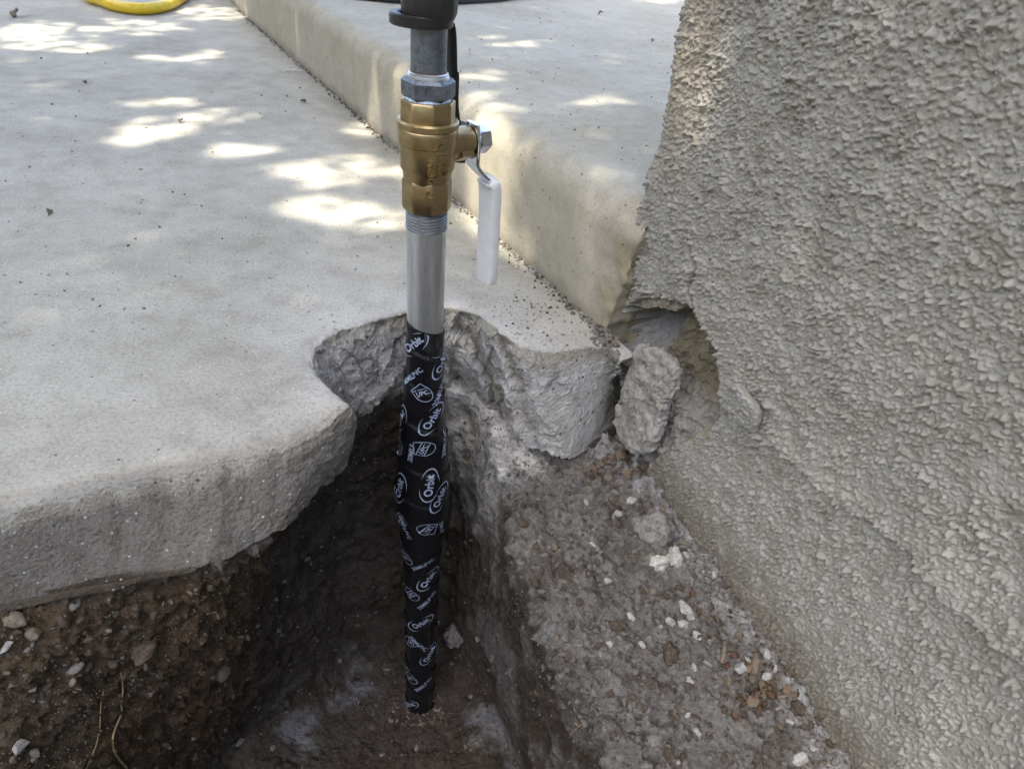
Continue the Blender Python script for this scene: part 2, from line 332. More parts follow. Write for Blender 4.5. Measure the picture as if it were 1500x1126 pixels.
# underside going back into the dark
KB = 14; ub = np.linspace(0, 1, KB+1)[1:]
UB = SD[-1][None]+np.c_[dirs, np.zeros(NT)][None]*(ub*.12)[:, None, None]
UB[..., 2] += fbm(UB.reshape(-1, 3)*60, 3, 46).reshape(KB, NT)*.004-.001
G = np.concatenate([UB[::-1], SD[::-1], T], 0)
nU, nS = KB, KS
cols = np.zeros(G.shape)
gx = G.reshape(-1, 3)
n1 = fbm(gx*28, 4, 51).reshape(G.shape[:2]); n2 = fbm(gx*8, 3, 52).reshape(G.shape[:2])
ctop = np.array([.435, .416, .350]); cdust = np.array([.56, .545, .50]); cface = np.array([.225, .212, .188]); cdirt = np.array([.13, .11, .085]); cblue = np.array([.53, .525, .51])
lerp = lambda a, b, t: a*(1-t[..., None])+b*t[..., None]
dT = np.exp(-off/.06)*np.clip(.65+.6*n1[nU+nS:], 0, 1)
cols[nU+nS:] = lerp(ctop+0*G[nU+nS:], cdust, dT)
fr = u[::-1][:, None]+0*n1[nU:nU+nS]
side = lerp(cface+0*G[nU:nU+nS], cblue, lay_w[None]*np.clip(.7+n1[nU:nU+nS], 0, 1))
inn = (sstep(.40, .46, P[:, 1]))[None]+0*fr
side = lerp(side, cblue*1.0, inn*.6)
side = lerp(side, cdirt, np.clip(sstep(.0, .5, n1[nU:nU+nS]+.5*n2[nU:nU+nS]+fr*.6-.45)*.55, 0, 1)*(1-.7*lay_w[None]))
side = lerp(side, np.array([.30, .26, .20]), np.clip(sstep(.2, -.4, saw2[::-1])*lft*.55, 0, 1))  # crevices between the fracture layers painted darker, shade put into the colour
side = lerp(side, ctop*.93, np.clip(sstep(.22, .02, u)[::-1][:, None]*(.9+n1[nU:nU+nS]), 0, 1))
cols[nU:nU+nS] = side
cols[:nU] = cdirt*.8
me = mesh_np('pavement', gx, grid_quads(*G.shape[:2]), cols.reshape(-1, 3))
me.materials.append(M['slab']); me.materials.append(M['broken'])
mi = np.zeros((G.shape[0]-1, NT-1), np.int32); mi[:nU+nS+2] = 1
me.polygons.foreach_set('material_index', mi.ravel())
me.polygons.foreach_set('use_smooth', (mi.ravel() == 0) | (np.arange(mi.size) >= (nU+nS-3)*(NT-1)))
obj('pavement', me, kind='structure')
SLAB_BVH = BVHTree.FromPolygons([tuple(v) for v in gx.tolist()], grid_quads(*G.shape[:2]).tolist())

# ------------------------------------------------------------------ raised concrete step
SDIR = np.array([-.515, .857, 0]); SIN = np.array([.857, .515, 0]); S0 = np.array([.069, .518, 0])
HS = .110; RS = .026
ln = np.r_[np.arange(.0, .55, .0035), .55*1.035**np.arange(0, 76)]
ln = ln[ln < 7]
zf = np.linspace(-.14, HS-RS, 60); an = np.linspace(0, math.pi/2, 16)[1:]
prof = [(0, z) for z in zf]+[(RS-RS*math.cos(a), HS-RS+RS*math.sin(a)) for a in an]+[(RS+x, HS) for x in np.r_[np.arange(.004, .3, .004), .3*1.08**np.arange(0, 28)]]
prof = np.array(prof)
EB = np.linspace(.07, .0, 22)[:-1]                       # the end turns inwards towards the wall
lnx = np.r_[np.zeros(len(EB)), ln]; inw = np.r_[EB, np.zeros(len(ln))]
pzs = prof[:, 1]
eo = np.interp(pzs, [-.14, .0, .05, .09, .11], [-.002, -.006, -.018, -.026, -.026])+.005*fbm(np.c_[pzs*60+prof[:, 0]*40, pzs*0, pzs*0], 4, 65)
G = S0[None, None]+SDIR*(lnx[None, :]+eo[:, None]*np.exp(-lnx/.02)[None])[..., None]+SIN*(prof[:, None, 0:1]+inw[None, :, None])+UP*prof[:, None, 1:2]
ln = lnx-inw
N = grid_normals(G); 
if (N[5, 60]@SIN) > 0: N = -N
gx = G.reshape(-1, 3)
n1 = fbm(gx*30, 4, 61).reshape(G.shape[:2]); n2 = fbm(gx*7, 3, 62).reshape(G.shape[:2]); n3 = fbm(gx*250, 3, 63).reshape(G.shape[:2])
near = (ln < .6)[None, :]
endc = sstep(.030, -.004, ln)[None, :]       # crumbled end against the wall
G = G+N*((n1*.0012+n2*.0025+n3*.0006*near)+endc*(fbm(gx*55, 4, 64).reshape(n1.shape)*.007+facets(gx, .011, 66).reshape(n1.shape)*.0016-.002))[..., None]
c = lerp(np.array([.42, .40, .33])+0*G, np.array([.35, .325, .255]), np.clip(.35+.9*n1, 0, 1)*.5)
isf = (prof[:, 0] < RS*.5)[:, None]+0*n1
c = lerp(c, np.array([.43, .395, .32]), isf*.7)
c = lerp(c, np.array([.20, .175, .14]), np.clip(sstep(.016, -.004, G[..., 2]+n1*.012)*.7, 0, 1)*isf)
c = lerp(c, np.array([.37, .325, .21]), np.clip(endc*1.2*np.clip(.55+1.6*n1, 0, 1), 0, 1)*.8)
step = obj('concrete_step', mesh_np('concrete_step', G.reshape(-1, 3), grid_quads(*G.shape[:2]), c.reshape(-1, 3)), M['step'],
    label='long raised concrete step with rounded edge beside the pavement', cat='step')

# ------------------------------------------------------------------ stucco wall
EDGE = [(995, -60), (995, 0), (987, 44), (980, 89), (973, 147), (962, 204), (947, 244), (942, 284), (933, 311), (924, 355), (906, 422), (908, 440)]
ed = np.array([Waz(x, y) for x, y in EDGE])
ez, ea = ed[::-1, 1], ed[::-1, 0]
ez = np.r_[-.3, -.12, -.02, ez, .9]; ea = np.r_[.045, .045, -.008, ea, .0]
zs = np.r_[np.arange(-.26, -.17, .004), np.arange(-.17, .300, .00052), .300*1.09**np.arange(1, 27)]
zs = zs[zs < 2.75]
afine = np.r_[np.arange(0, .42, .00053), (.42)+np.cumsum(.0006*1.08**np.arange(60))]
dep = np.r_[.35*.93**np.arange(0, 40)]; dep = dep[dep > .018]; dep = np.r_[dep, np.linspace(dep[-1], .0065, 14)[1:]]
nE, nM = len(dep), len(afine)
ae = np.interp(zs, ez, ea)+fbm(np.c_[zs*120, zs*0, zs*0], 4, 70)*.004
Z = np.repeat(zs[:, None], nM, 1); Aa = ae[:, None]+afine[None]
p2 = np.c_[Aa.ravel(), Z.ravel()]; mm = p2*1000
z3 = np.zeros(len(mm))
wp = mm+np.c_[perlin(np.c_[mm/4, z3], 71), perlin(np.c_[mm/4, z3+9], 72)]*1.1+np.c_[perlin(np.c_[mm/1.5, z3], 84), perlin(np.c_[mm/1.5, z3+9], 85)]*.28
flatm = sstep(.15, .45, fbm(np.c_[mm/26+3, z3], 3, 97)); amp = np.clip(1.0+.8*fbm(np.c_[mm/34, z3], 2, 73), .7, 1.6)*(1-.65*flatm)
lump = blobs(wp, 2.7, .65, 1.75, 1, .9)+.8*blobs(wp+50, 1.7, .45, .95, 2, .7)+.75*blobs(wp+90, 6.5, 1.3, 2.9, 3, .3)
h = lump*amp*1.9+np.maximum(fbm(np.c_[mm/1.3, z3], 3, 74), -.2)*.75+fbm(np.c_[mm/9, z3], 3, 82)*1.6+fbm(np.c_[mm/70, z3], 3, 75)*3.0
low = 1-.08*sstep(.0, -.1, p2[:, 1]); h = h*low
pxp = lambda pts: [Waz(x, y) for x, y in pts]
# lower edge of the upper coat: a thin crack with the coat above standing proud
crk = pxp([(1112, 636), (1150, 662), (1200, 712), (1250, 748), (1300, 782), (1332, 806), (1350, 832), (1378, 872), (1440, 925), (1520, 985)])
wpm = p2+np.c_[perlin(np.c_[mm/9, z3+2], 76), perlin(np.c_[mm/9, z3+5], 77)]*.0022
d, sd = seg_dist(wpm, crk); sgn = np.where(sd > 0, 1, -1)
h += np.where(sd > 0, 4.2*np.exp(-d/.012), 0)-2.5*np.exp(-(d/.0014)**2)*sstep(-.25, .25, perlin(np.c_[mm/14, z3], 83))
# open black crack and the loose panel left of it
ck2 = pxp([(1010, 330), (1016, 372), (1021, 398), (1011, 420), (1016, 450)])
wp2 = p2+np.c_[perlin(np.c_[mm/4, z3+2], 86), perlin(np.c_[mm/4, z3+5], 87)]*.0009
d2, s2 = seg_dist(wp2, ck2)
wid = .0013*sstep(Waz(1014, 360)[1]+.02, Waz(1014, 400)[1], p2[:, 1])
h -= 22*sstep(wid+.0007, wid*.5, d2)*(wid > .0001)
panel = poly_sd(wpm, pxp([(955, 248), (1000, 225), (1055, 188), (1075, 230), (1060, 300), (1022, 370), (1022, 400), (1014, 440), (960, 430), (920, 410), (930, 320)]))
h += 2.6*sstep(-.006, .006, panel)
# small dents of the upper coat
dd, _ = seg_dist(wpm, pxp([(1290, 228), (1310, 236)])); h -= 2.5*np.exp(-(dd/.004)**2)
# cavity at the broken corner
CAV = [(900, 470), (912, 449), (938, 437), (970, 431), (1000, 443), (1016, 451), (1030, 482), (1048, 512), (1054, 555), (1058, 598), (1052, 622), (1034, 640), (1010, 652), (988, 668), (966, 668), (950, 700), (880, 705), (870, 560)]
wpc = p2+np.c_[perlin(np.c_[mm/8, z3+12], 78), perlin(np.c_[mm/8, z3+15], 79)]*.0046+np.c_[perlin(np.c_[mm/2.5, z3+12], 88), perlin(np.c_[mm/2.5, z3+15], 89)]*.0016
cv = poly_sd(wpc, pxp(CAV))
zt = p2[:, 1]; zA, zB = Waz(1000, 445)[1], Waz(1000, 655)[1]
tt = np.clip((zA-zt)/(zA-zB), 0, 1)
aG = Waz(957, 470)[0]; lf = sstep(aG+.003, aG-.003, p2[:, 0])
cdep = (24+34*lf)*np.clip(1-tt*1.3, 0, 1)**.45*sstep(0, .0022, cv)+7*sstep(0, .006, cv)
grain = fbm(np.c_[mm[:, 0]/4.0, mm[:, 1]/16, z3], 4, 80)*3.2+fbm(np.c_[mm/14, z3], 4, 81)*7.0+facets(np.c_[p2, z3], .006, 98)*1.1*(1+tt)+fbm(np.c_[mm/2.5, z3], 3, 95)*1.3+facets(np.c_[p2, z3], .011, 96)*1.6
gap, _ = seg_dist(p2, pxp([(958, 445), (955, 470), (948, 500)]))
mk = sstep(0, .004, cv)
h = h*(1-mk)+(grain-cdep-75*np.exp(-(gap/.0040)**2)*sstep(.5, .35, tt))*mk
h = h/1000
tcor = np.clip(afine/.010, 0, 1)[None]+0*Z
rnd_c = (.0065*(1-np.sqrt(np.clip(1-(1-tcor)**2, 0, 1))))
fade = (1-sstep(.44, .5, afine))[None]*(1-sstep(.32, .36, zs))[:, None]
hh = h.reshape(Z.shape)*fade
PM = E0+WD*Aa[..., None]+WN*(hh-rnd_c)[..., None]+UP*Z[..., None]
# end face
ZE = np.repeat(zs[:, None], nE, 1)
he = (domes(np.c_[np.repeat(dep[None]*1000, len(zs), 0).ravel(), ZE.ravel()*1000], 4.6, 1.3, 3.1, 5, .9, .6)/1000).reshape(ZE.shape)*np.clip(1-dep/.06, 0, 1)[None]
he = he*sstep(.006, .014, dep)[None]
PE = E0+WD*(ae[:, None]-he)[..., None]-WN*(dep[None, :, None])+UP*ZE[..., None]
# near the cavity the end face starts behind the broken surface
first = (-hh[:, 0]+.0065)
PE += -WN*np.maximum(first[:, None]-.0065, 0)[..., None]*(np.clip(1-(dep-.0065)/.3, 0, 1)[None, :, None])
G = np.concatenate([PE, PM], 1)
base = np.array([.36, .352, .312])
nA = fbm(np.c_[mm/30, z3], 3, 91); nB = fbm(np.c_[mm/6, z3], 3, 92)
c = base*(1+.12*nA+.08*nB)[:, None]
ab = lambda t: np.clip(t, 0, 1)[:, None]
grime = .55*sstep(.0, .5, fbm(np.c_[mm/22+5, z3], 4, 94)+.25*nB)
c = c*(1-ab(grime))+np.array([.20, .185, .15])*ab(grime)
soilz = np.interp(p2[:, 0], [0, .076, .211, .317, .5, 1], [-.09, -.095, -.12, -.146, -.19, -.3])
stain = sstep(.062, .0, p2[:, 1]-soilz+.018*nA+.012*nB); c = c*(1-ab(.72*stain))+np.array([.135, .115, .080])*ab(.72*stain)
tan = sstep(.035, .0, np.abs(p2[:, 0]-.02-.012*nA))*sstep(.10, .2, p2[:, 1]); c = c*(1-ab(.45*tan))+np.array([.44, .37, .27])*ab(.45*tan)  # sunlit sliver by the upper corner, painted in as a warmer tone
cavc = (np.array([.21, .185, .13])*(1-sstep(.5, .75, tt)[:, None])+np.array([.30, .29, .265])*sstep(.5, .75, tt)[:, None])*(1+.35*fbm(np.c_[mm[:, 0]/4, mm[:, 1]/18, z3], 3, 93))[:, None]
yel = sstep(.006, .0, np.abs(cv-.002))*sstep(Waz(1050, 500)[0]-.01, Waz(1050, 500)[0], p2[:, 0]); cavc = cavc*(1-ab(.6*yel))+np.array([.40, .34, .17])*ab(.6*yel)
grey = sstep(Waz(952, 480)[0]+.004, Waz(952, 480)[0]-.002, p2[:, 0]); cavc = cavc*(1-ab(.8*grey))+np.array([.33, .33, .32])*ab(.8*grey)
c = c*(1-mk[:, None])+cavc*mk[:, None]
CE = np.repeat((c.reshape(*Z.shape, 3)[:, :1]), nE, 1)
cols = np.concatenate([CE, c.reshape(*Z.shape, 3)], 1)
WALLQ = grid_quads(*G.shape[:2])
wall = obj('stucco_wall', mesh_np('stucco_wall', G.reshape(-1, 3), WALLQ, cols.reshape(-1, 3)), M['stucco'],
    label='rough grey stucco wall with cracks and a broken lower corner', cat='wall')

def chip(name, poly_px, off, thick, mat_, colr, parent=None, tilt=(0, 0), rough=.0010, lumpy=1.0, seed=0, dome=.0, edge_col=None, label=None, cat=None, gnoise=.002):
    """slab-like broken piece parallel to the wall plane, outline traced on that plane"""
    pts = np.array([Waz(x, y, off) for x, y in poly_px]); cen = pts.mean(0)
    cl_ = np.vstack([pts, pts[:1]]); ring = resample(np.c_[cl_, np.zeros(len(cl_))], np.linspace(0, 1, 261))[:-1, :2]; n = len(ring)
    ring = ring+np.c_[fbm(np.c_[ring*300, np.zeros(n)], 3, seed+1), fbm(np.c_[ring*300, np.ones(n)], 3, seed+2)]*rough*1.5
    rows = []; K1 = 46
    for k in range(1, K1+1):
        t = k/K1; q = cen+(ring-cen)*t; m_ = q*1000
        hgt = (np.maximum(domes(m_, 3.6, .8, 1.9, seed+3, .8, .6), domes(m_+40, 2.1, .4, 1.0, seed+4, .75, .4))*lumpy*1.9+facets(np.c_[m_/1000, np.zeros(n)], .012, seed+14)*gnoise*350+fbm(np.c_[m_/14, np.zeros(n)], 3, seed+5)*gnoise*1000+fbm(np.c_[m_/2.2, np.zeros(n)], 3, seed+6)*.7)/1000
        rnd_ = .0018*(1-math.sqrt(max(0, 1-max(0, (t-.9)/.1)**2)))
        rows.append(np.c_[q, hgt*(1-.5*t**8)-rnd_+dome*(1-t*t)])
    K2 = 14
    for k in range(1, K2+1):
        t = k/K2; q = cen+(ring-cen)*(1+.03*math.sin(t*3.1)-.10*t)
        rows.append(np.c_[q+np.c_[fbm(np.c_[q*170, np.full(n, t*thick*170)], 4, seed+7), fbm(np.c_[q*170, np.full(n, t*thick*170+9)], 4, seed+8)]*rough*1.8, rows[K1-1][:, 2]*(1-t)-thick*t+fbm(np.c_[q*90, np.full(n, t)], 3, seed+9)*thick*.12])
    rows.append(np.c_[cen+(ring-cen)*.4, np.full(n, -thick)]); rows.append(np.c_[cen+(ring-cen)*.02, np.full(n, -thick)])
    R = np.array(rows)
    loc = R-np.array([cen[0], cen[1], 0])
    hh_ = loc[..., 2]+loc[..., 1]*math.tan(tilt[0])+loc[..., 0]*math.tan(tilt[1])
    Pn = E0+WD*(R[..., 0:1])+UP*R[..., 1:2]+WN*(hh_+off)[..., None]
    rel = Pn.reshape(-1, 3); org = rel.mean(0)
    cc = np.array(colr)*(1+.2*fbm(rel*200, 3, seed+11)+.15*fbm(rel*60, 3, seed+12))[:, None]
    if edge_col is not None:
        tk = np.repeat((np.arange(len(R)) > K1-2).astype(float), n)[:, None]; cc = cc*(1-tk)+np.array(edge_col)*tk*(1+.2*fbm(rel*200, 3, seed+13))[:, None]
    me_ = mesh_np(name, rel-org, grid_quads(len(R), n, True)[:, ::-1], cc)
    o = obj(name, me_, mat_, parent, label, cat); o.location = org
    return o
flake = chip('stucco_flake', [(1062, 566), (1078, 562), (1092, 578), (1106, 592), (1112, 606), (1110, 622), (1102, 634), (1092, 628), (1080, 622), (1066, 614), (1058, 596), (1057, 578)], .0155, .006, M['stucco'], (.34, .335, .31), wall, tilt=(.10, .10), seed=200, lumpy=.9, rough=.0007, edge_col=(.31, .30, .26))
lip = chip('broken_lip', [(925, 445), (950, 432), (985, 436), (1002, 447), (990, 456), (965, 450), (940, 452)], -.006, .02, M['stucco'], (.36, .33, .27), wall, seed=250, lumpy=.3, gnoise=.004, rough=.002)
frag = chip('stucco_fragment', [(925, 508), (948, 511), (968, 523), (982, 545), (977, 575), (966, 605), (962, 640), (953, 662), (932, 664), (914, 646), (902, 620), (903, 595), (913, 562), (917, 530)], .013, .011, M['stucco'], (.33, .315, .28), None, tilt=(-.10, .02), seed=270, lumpy=.6, rough=.0028, gnoise=.0050, edge_col=(.37, .355, .33),
    label='loose chunk of stucco leaning upright in the broken wall corner', cat='rubble')

# ------------------------------------------------------------------ excavated ground: bank, trench walls, trench floor
wb = lambda a, z, o=-.012: tuple(E0+WD*a+WN*o+UP*z)
#   rim                     mid                     floor                   outer
LOFT = [
 ((.13, .08, -.16), (.15, .09, -.3), (.16, .11, -.44), wb(.50, -.19)),
 ((.088, .222, -.138), (.104, .230, -.28), (.118, .245, -.45), wb(.335, -.150)),
 ((.064, .271, -.128), (.080, .283, -.28), (.088, .305, -.45), wb(.265, -.132)),
 ((.036, .320, -.122), (.050, .336, -.27), (.055, .365, -.45), wb(.205, -.119)),
 ((.0155, .381, -.117), (.024, .398, -.26), (.026, .420, -.45), wb(.140, -.107)),
 ((.004, .443, -.112), (.006, .455, -.25), (.006, .468, -.452), wb(.085, -.096)),
 ((-.012, .492, -.098), (-.016, .492, -.24), (-.024, .488, -.452), wb(.02, -.092, -.05)),
 ((-.045, .522, -.084), (-.045, .530, -.24), (-.050, .515, -.455), (-.02, .66, -.10)),
 ((-.085, .514, -.080), (-.082, .532, -.24), (-.080, .520, -.455), (-.10, .70, -.10)),
 ((-.118, .488, -.079), (-.122, .512, -.24), (-.115, .505, -.455), (-.25, .66, -.10)),
 ((-.140, .450, -.079), (-.162, .478, -.24), (-.155, .480, -.45), (-.34, .58, -.10)),
 ((-.152, .385, -.078), (-.195, .415, -.24), (-.195, .425, -.445), (-.40, .48, -.10)),
 ((-.165, .318, -.076), (-.203, .330, -.22), (-.240, .375, -.44), (-.40, .42, -.10)),
 ((-.225, .286, -.075), (-.243, .272, -.21), (-.270, .305, -.43), (-.42, .38, -.10)),
 ((-.285, .252, -.074), (-.283, .206, -.155), (-.285, .185, -.36), (-.48, .34, -.10)),
 ((-.37, .197, -.074), (-.37, .150, -.155), (-.33, .10, -.36), (-.6, .28, -.10)),
 ((-.42, .02, -.13), (-.38, .02, -.25), (-.3, .02, -.42), (-1.2, -.1, -.12)),
 ((-.2, -.2, -.13), (-.18, -.17, -.3), (-.12, -.1, -.43), (-.4, -1.2, -.12)),
 ((.06, -.16, -.16), (.06, -.13, -.3), (.04, -.08, -.44), (.3, -.9, -.16)),
 ((.15, -.02, -.17), (.14, -.01, -.3), (.1, .03, -.44), wb(.75, -.22)),
]
LO = np.array(LOFT).reshape(len(LOFT), 12); LO = np.vstack([LO, LO[:1]])
LF = catmull(LO, 4000)
seg = np.linalg.norm(np.diff(LF[:, :3], axis=0), axis=1)
vis = (LF[:-1, 1] > .13) & (LF[:-1, 0] < .2) & (LF[:-1, 0] > -.36)
Lc = np.r_[0, np.cumsum(np.where(vis, seg, seg*.12))]
NG = 560
Sx = np.interp(np.linspace(0, Lc[-1], NG+1)[:-1], Lc, np.arange(len(LF)))
LG = np.stack([np.interp(Sx, np.arange(len(LF)), LF[:, j]) for j in range(12)], 1)
RIM, MID, FLO, OUT = LG[:, :3], LG[:, 3:6], LG[:, 6:9], LG[:, 9:]
CEN = np.array([-.075, .36, -.468])
FAR = OUT.copy(); dv = OUT[:, :2]-CEN[:2]; dv /= np.linalg.norm(dv, axis=1)[:, None]
FAR[:, :2] = OUT[:, :2]+dv*9; FAR[:, 2] = -.17
rows = []
for t in np.linspace(.03, 1, 70): 
    p = CEN+(FLO-CEN)*t; p = p.copy(); p[:, 2] = CEN[2]+(FLO[:, 2]-CEN[2])*t**3*1.0; rows.append((p, 0.0))
def bez(a, b, c, t): return a*(1-t)**2+2*b*t*(1-t)+c*t*t
CM = 2*MID-.5*(FLO+RIM)
for t in np.linspace(0, 1, 131)[1:]:
    rows.append((bez(FLO, CM, RIM, t), t))
for t in np.linspace(0, 1, 91)[1:]:
    p = RIM+(OUT-RIM)*t; rows.append((p, 1+t))
for t in (.003, .01, .03, .1, .3, 1):
    rows.append((OUT+(FAR-OUT)*t, 2+t))
G = np.array([r[0] for r in rows]); tr = np.array([r[1] for r in rows])
# soften the rim a little
for _ in range(5):
    H = G.copy(); H[1:-8] = .5*G[1:-8]+.25*(G[:-9]+G[2:-7]); H[:, :] = H*.5+.25*(np.roll(H, 1, 1)+np.roll(H, -1, 1)); G[1:-8] = H[1:-8]
N = grid_normals(np.concatenate([G[:, -1:], G, G[:, :1]], 1))[:, 1:-1]
if N[10, 10, 2] < 0: N = -N
gx = G.reshape(-1, 3); shp = G.shape[:2]
f1 = fbm(gx*22, 4, 101).reshape(shp); f2 = fbm(gx*70, 4, 102).reshape(shp); f3 = fbm(gx*230, 4, 103).reshape(shp)
rid = fbm(gx*np.array([38, 38, 9]), 4, 104, ridged=True).reshape(shp)            # spade cuts running down the trench walls
bed = fbm(gx*np.array([30, 30, 55]), 4, 105, ridged=True).reshape(shp)
cl = np.maximum(fbm(gx*95, 3, 106).reshape(shp)-.05, 0); cl2 = np.maximum(fbm(gx*190, 3, 107).reshape(shp)-.05, 0)
wallm = (sstep(.05, .25, tr)*sstep(1.0, .85, tr))[:, None]; bank = (sstep(.9, 1.05, tr)*sstep(2.02, 2.0, tr))[:, None]; flo = sstep(.15, 0, tr)[:, None]
leftm = sstep(-.10, -.17, G[..., 0])*sstep(.40, .33, G[..., 1]); 
dsp = f1*.006+f2*.0045+f3*.0016+wallm*(rid*.006*(1-leftm)+bed*.0035+f1*.006)+bank*(cl*.020+cl2*.009)+flo*(f1*.006+cl*.005+cl2*.003)+leftm*(cl*.018+cl2*.010)
fq = facets(gx, .014, 113).reshape(shp); fr_ = facets(gx, .0065, 114).reshape(shp)
dsp += (bank+leftm+.5*flo+.5*wallm).clip(0, 1)*(fq*.0016+fr_*.0011)
rimk = np.exp(-((tr-1.0)/.10)**2)[:, None]*sstep(-.05, .0, G[..., 0])
dsp += rimk*(fbm(gx*55, 3, 108).reshape(shp)*.014+cl*.020)
dsp *= (tr < 2.05)[:, None]*1.0
# keep the soil under the slab from rising into it
under = sstep(1.0, 1.05, tr)[:, None]*sstep(.0, -.02, G[..., 0])
dsp = np.where(under > .5, np.minimum(dsp, .002), dsp)
G = G+N*dsp[..., None]
dp = np.hypot(G[..., 0]+.068, G[..., 1]-.450); G[..., 2] += (-.470-G[..., 2])*np.exp(-(dp/.040)**2)*(tr < .5)[:, None]
gx = G.reshape(-1, 3)
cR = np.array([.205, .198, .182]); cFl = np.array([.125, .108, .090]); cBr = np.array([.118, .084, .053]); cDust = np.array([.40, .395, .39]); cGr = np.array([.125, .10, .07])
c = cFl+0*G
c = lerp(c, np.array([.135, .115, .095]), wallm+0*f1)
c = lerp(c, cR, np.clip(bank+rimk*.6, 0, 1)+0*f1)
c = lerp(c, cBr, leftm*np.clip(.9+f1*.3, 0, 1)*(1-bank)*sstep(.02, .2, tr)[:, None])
gl = leftm*sstep(.27, .20, G[..., 1]-.35*(G[..., 0]+.28))*1.0
c = lerp(c, cGr, np.clip(gl, 0, 1)*(1-bank)*.6)
backr = sstep(-.06, -.03, G[..., 0])*sstep(.42, .48, G[..., 1])*wallm                      # pale dusty crust below the broken lump
c = lerp(c, cDust*1.5, np.clip(backr*sstep(-.26, -.10, G[..., 2])*(1.0+f2*1.0), 0, 1))
rw = sstep(-.03, .0, G[..., 0])*wallm; c = lerp(c, cDust*.75, np.clip(rw*sstep(.18, .5, f1+.4*rid)*.8, 0, 1))
c = lerp(c, np.array([.33, .34, .36]), np.clip(flo*sstep(.08, .42, fbm(gx*13+3, 3, 110).reshape(shp)+.35*f2)*.85, 0, 1))
c = lerp(c, cDust, np.clip(bank*sstep(.12, .5, fbm(gx*24, 4, 111).reshape(shp)+.3*f3)*.65, 0, 1))
wd = (gx-E0)@WN; wd = wd.reshape(shp)
c = lerp(c, np.array([.42, .42, .41]), np.clip(bank*sstep(.035, .008, wd+f2*.02)*(.75+f3*1.2), 0, 1)*sstep(.0, .05, G[..., 0]))
c = lerp(c, np.array([.09, .07, .055]), np.clip(bank*sstep(.15, .4, fbm(gx*30+7, 4, 112).reshape(shp))*.7, 0, 1))
crust = sstep(-.075, -.05, G[..., 0])*sstep(.045, .015, G[..., 0]+f1*.02)*sstep(.425, .465, G[..., 1]+f2*.02)*sstep(-.25, -.14, G[..., 2]+f1*.06)
c = lerp(c, np.array([.74, .73, .70]), np.clip(crust*(.95+.7*f2), 0, 1))
c *= (1+.25*f3+.2*f2)[..., None]*(.58+.36*bank+.14*leftm)[..., None]  # trench floor and walls darkened: pit shade put into the soil colour
GQ = grid_quads(*shp, wrap=True)
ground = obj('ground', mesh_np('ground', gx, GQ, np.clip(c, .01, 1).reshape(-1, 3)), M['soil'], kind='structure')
vis_rows = tr <= 2.0
GB = BVHTree.FromPolygons(gx.tolist(), GQ[:(vis_rows.sum()-1)*NG].tolist())
def soil_hit(x, y):
    d_ = Vector(ray(x, y)).normalized(); h_ = GB.ray_cast(Vector(CO), d_, 3)
    return h_ if h_[0] is None or h_[1].dot(d_) < 0 else (h_[0], -h_[1], h_[2], h_[3])
def slab_hit(x, y):
    d_ = Vector(ray(x, y)).normalized(); h_ = SLAB_BVH.ray_cast(Vector(CO), d_, 20)
    return h_ if h_[0] is None or h_[1].dot(d_) < 0 else (h_[0], -h_[1], h_[2], h_[3])
def px_size(p, px): return px*float((np.array(p)-CO)@CZ)/FPX

# ------------------------------------------------------------------ gas riser
PX, PY = -.068, .450
def ZP(y, x=None):
    """height on the pipe axis seen at photo row y"""
    lo, hi = -.8, .5
    for _ in range(50):
        m_ = (lo+hi)/2; d_ = np.array([PX, PY, m_])-CO; v = 563-FPX*(d_@CY)/(d_@CZ)
        if v < y: hi = m_
        else: lo = m_
    return (lo+hi)/2
def ZF(y, r):
    """height on the front of a pipe of radius r (the side turned to the viewer) seen at photo row y"""
    lo, hi = -.8, .5; tv = np.array([-PX, -PY]); tv /= np.linalg.norm(tv)
    for _ in range(50):
        m_ = (lo+hi)/2; d_ = np.array([PX+tv[0]*r, PY+tv[1]*r, m_])-CO; v = 563-FPX*(d_@CY)/(d_@CZ)
        if v < y: hi = m_
        else: lo = m_
    return (lo+hi)/2
riser = bpy.data.objects.new('gas_riser', None); COL.objects.link(riser); riser.location = (PX, PY, ZP(1030)); riser.empty_display_size = .05
riser['label'] = 'upright gas pipe with brass ball valve and printed black tape'; riser['category'] = 'pipe'
RZ = ZP(1030)
def part(name, me, mat_, parent=riser):
    o = obj(name, me, mat_, parent)
    if parent is riser: o.location = (0, 0, -RZ)
    return o
def lathe(prof, n=64, sides=None, rot=0.0):
    """prof (z, r) from bottom to top; sides -> polygonal section"""
    a = np.arange(n)/n*2*math.pi; V = []
    for z, r in prof:
        k = np.ones(n)
        if sides:
            st = 2*math.pi/sides; k = math.cos(st/2)/np.cos(((a-rot) % st)-st/2); k = k/math.cos(st/2); k = np.minimum(k, 1.0/math.cos(st/2)*.985)*math.cos(st/2)*1.0
        V.append(np.c_[np.cos(a)*r*k, np.sin(a)*r*k, np.full(n, z)])
    V = np.array(V).reshape(-1, 3); return V, grid_quads(len(prof), n, True)
def lathe_mesh(name, prof, n=64, sides=None, rot=0.0, caps=True, smooth=True):
    prof = list(prof)
    if caps: prof = [(prof[0][0], .0003)]+prof+[(prof[-1][0], .0003)]
    V, Q = lathe(prof, n, sides, rot); me_ = mesh_np(name, V, Q, smooth=smooth)
    sharp(me_); return me_
def sharp(me_, ang=35):
    bm = bmesh.new(); bm.from_mesh(me_); bmesh.ops.recalc_face_normals(bm, faces=bm.faces)
    for e in bm.edges:
        if len(e.link_faces) == 2 and e.calc_face_angle(0) > math.radians(ang): e.smooth = False
    for f_ in bm.faces: f_.smooth = True
    bm.to_mesh(me_); bm.free()
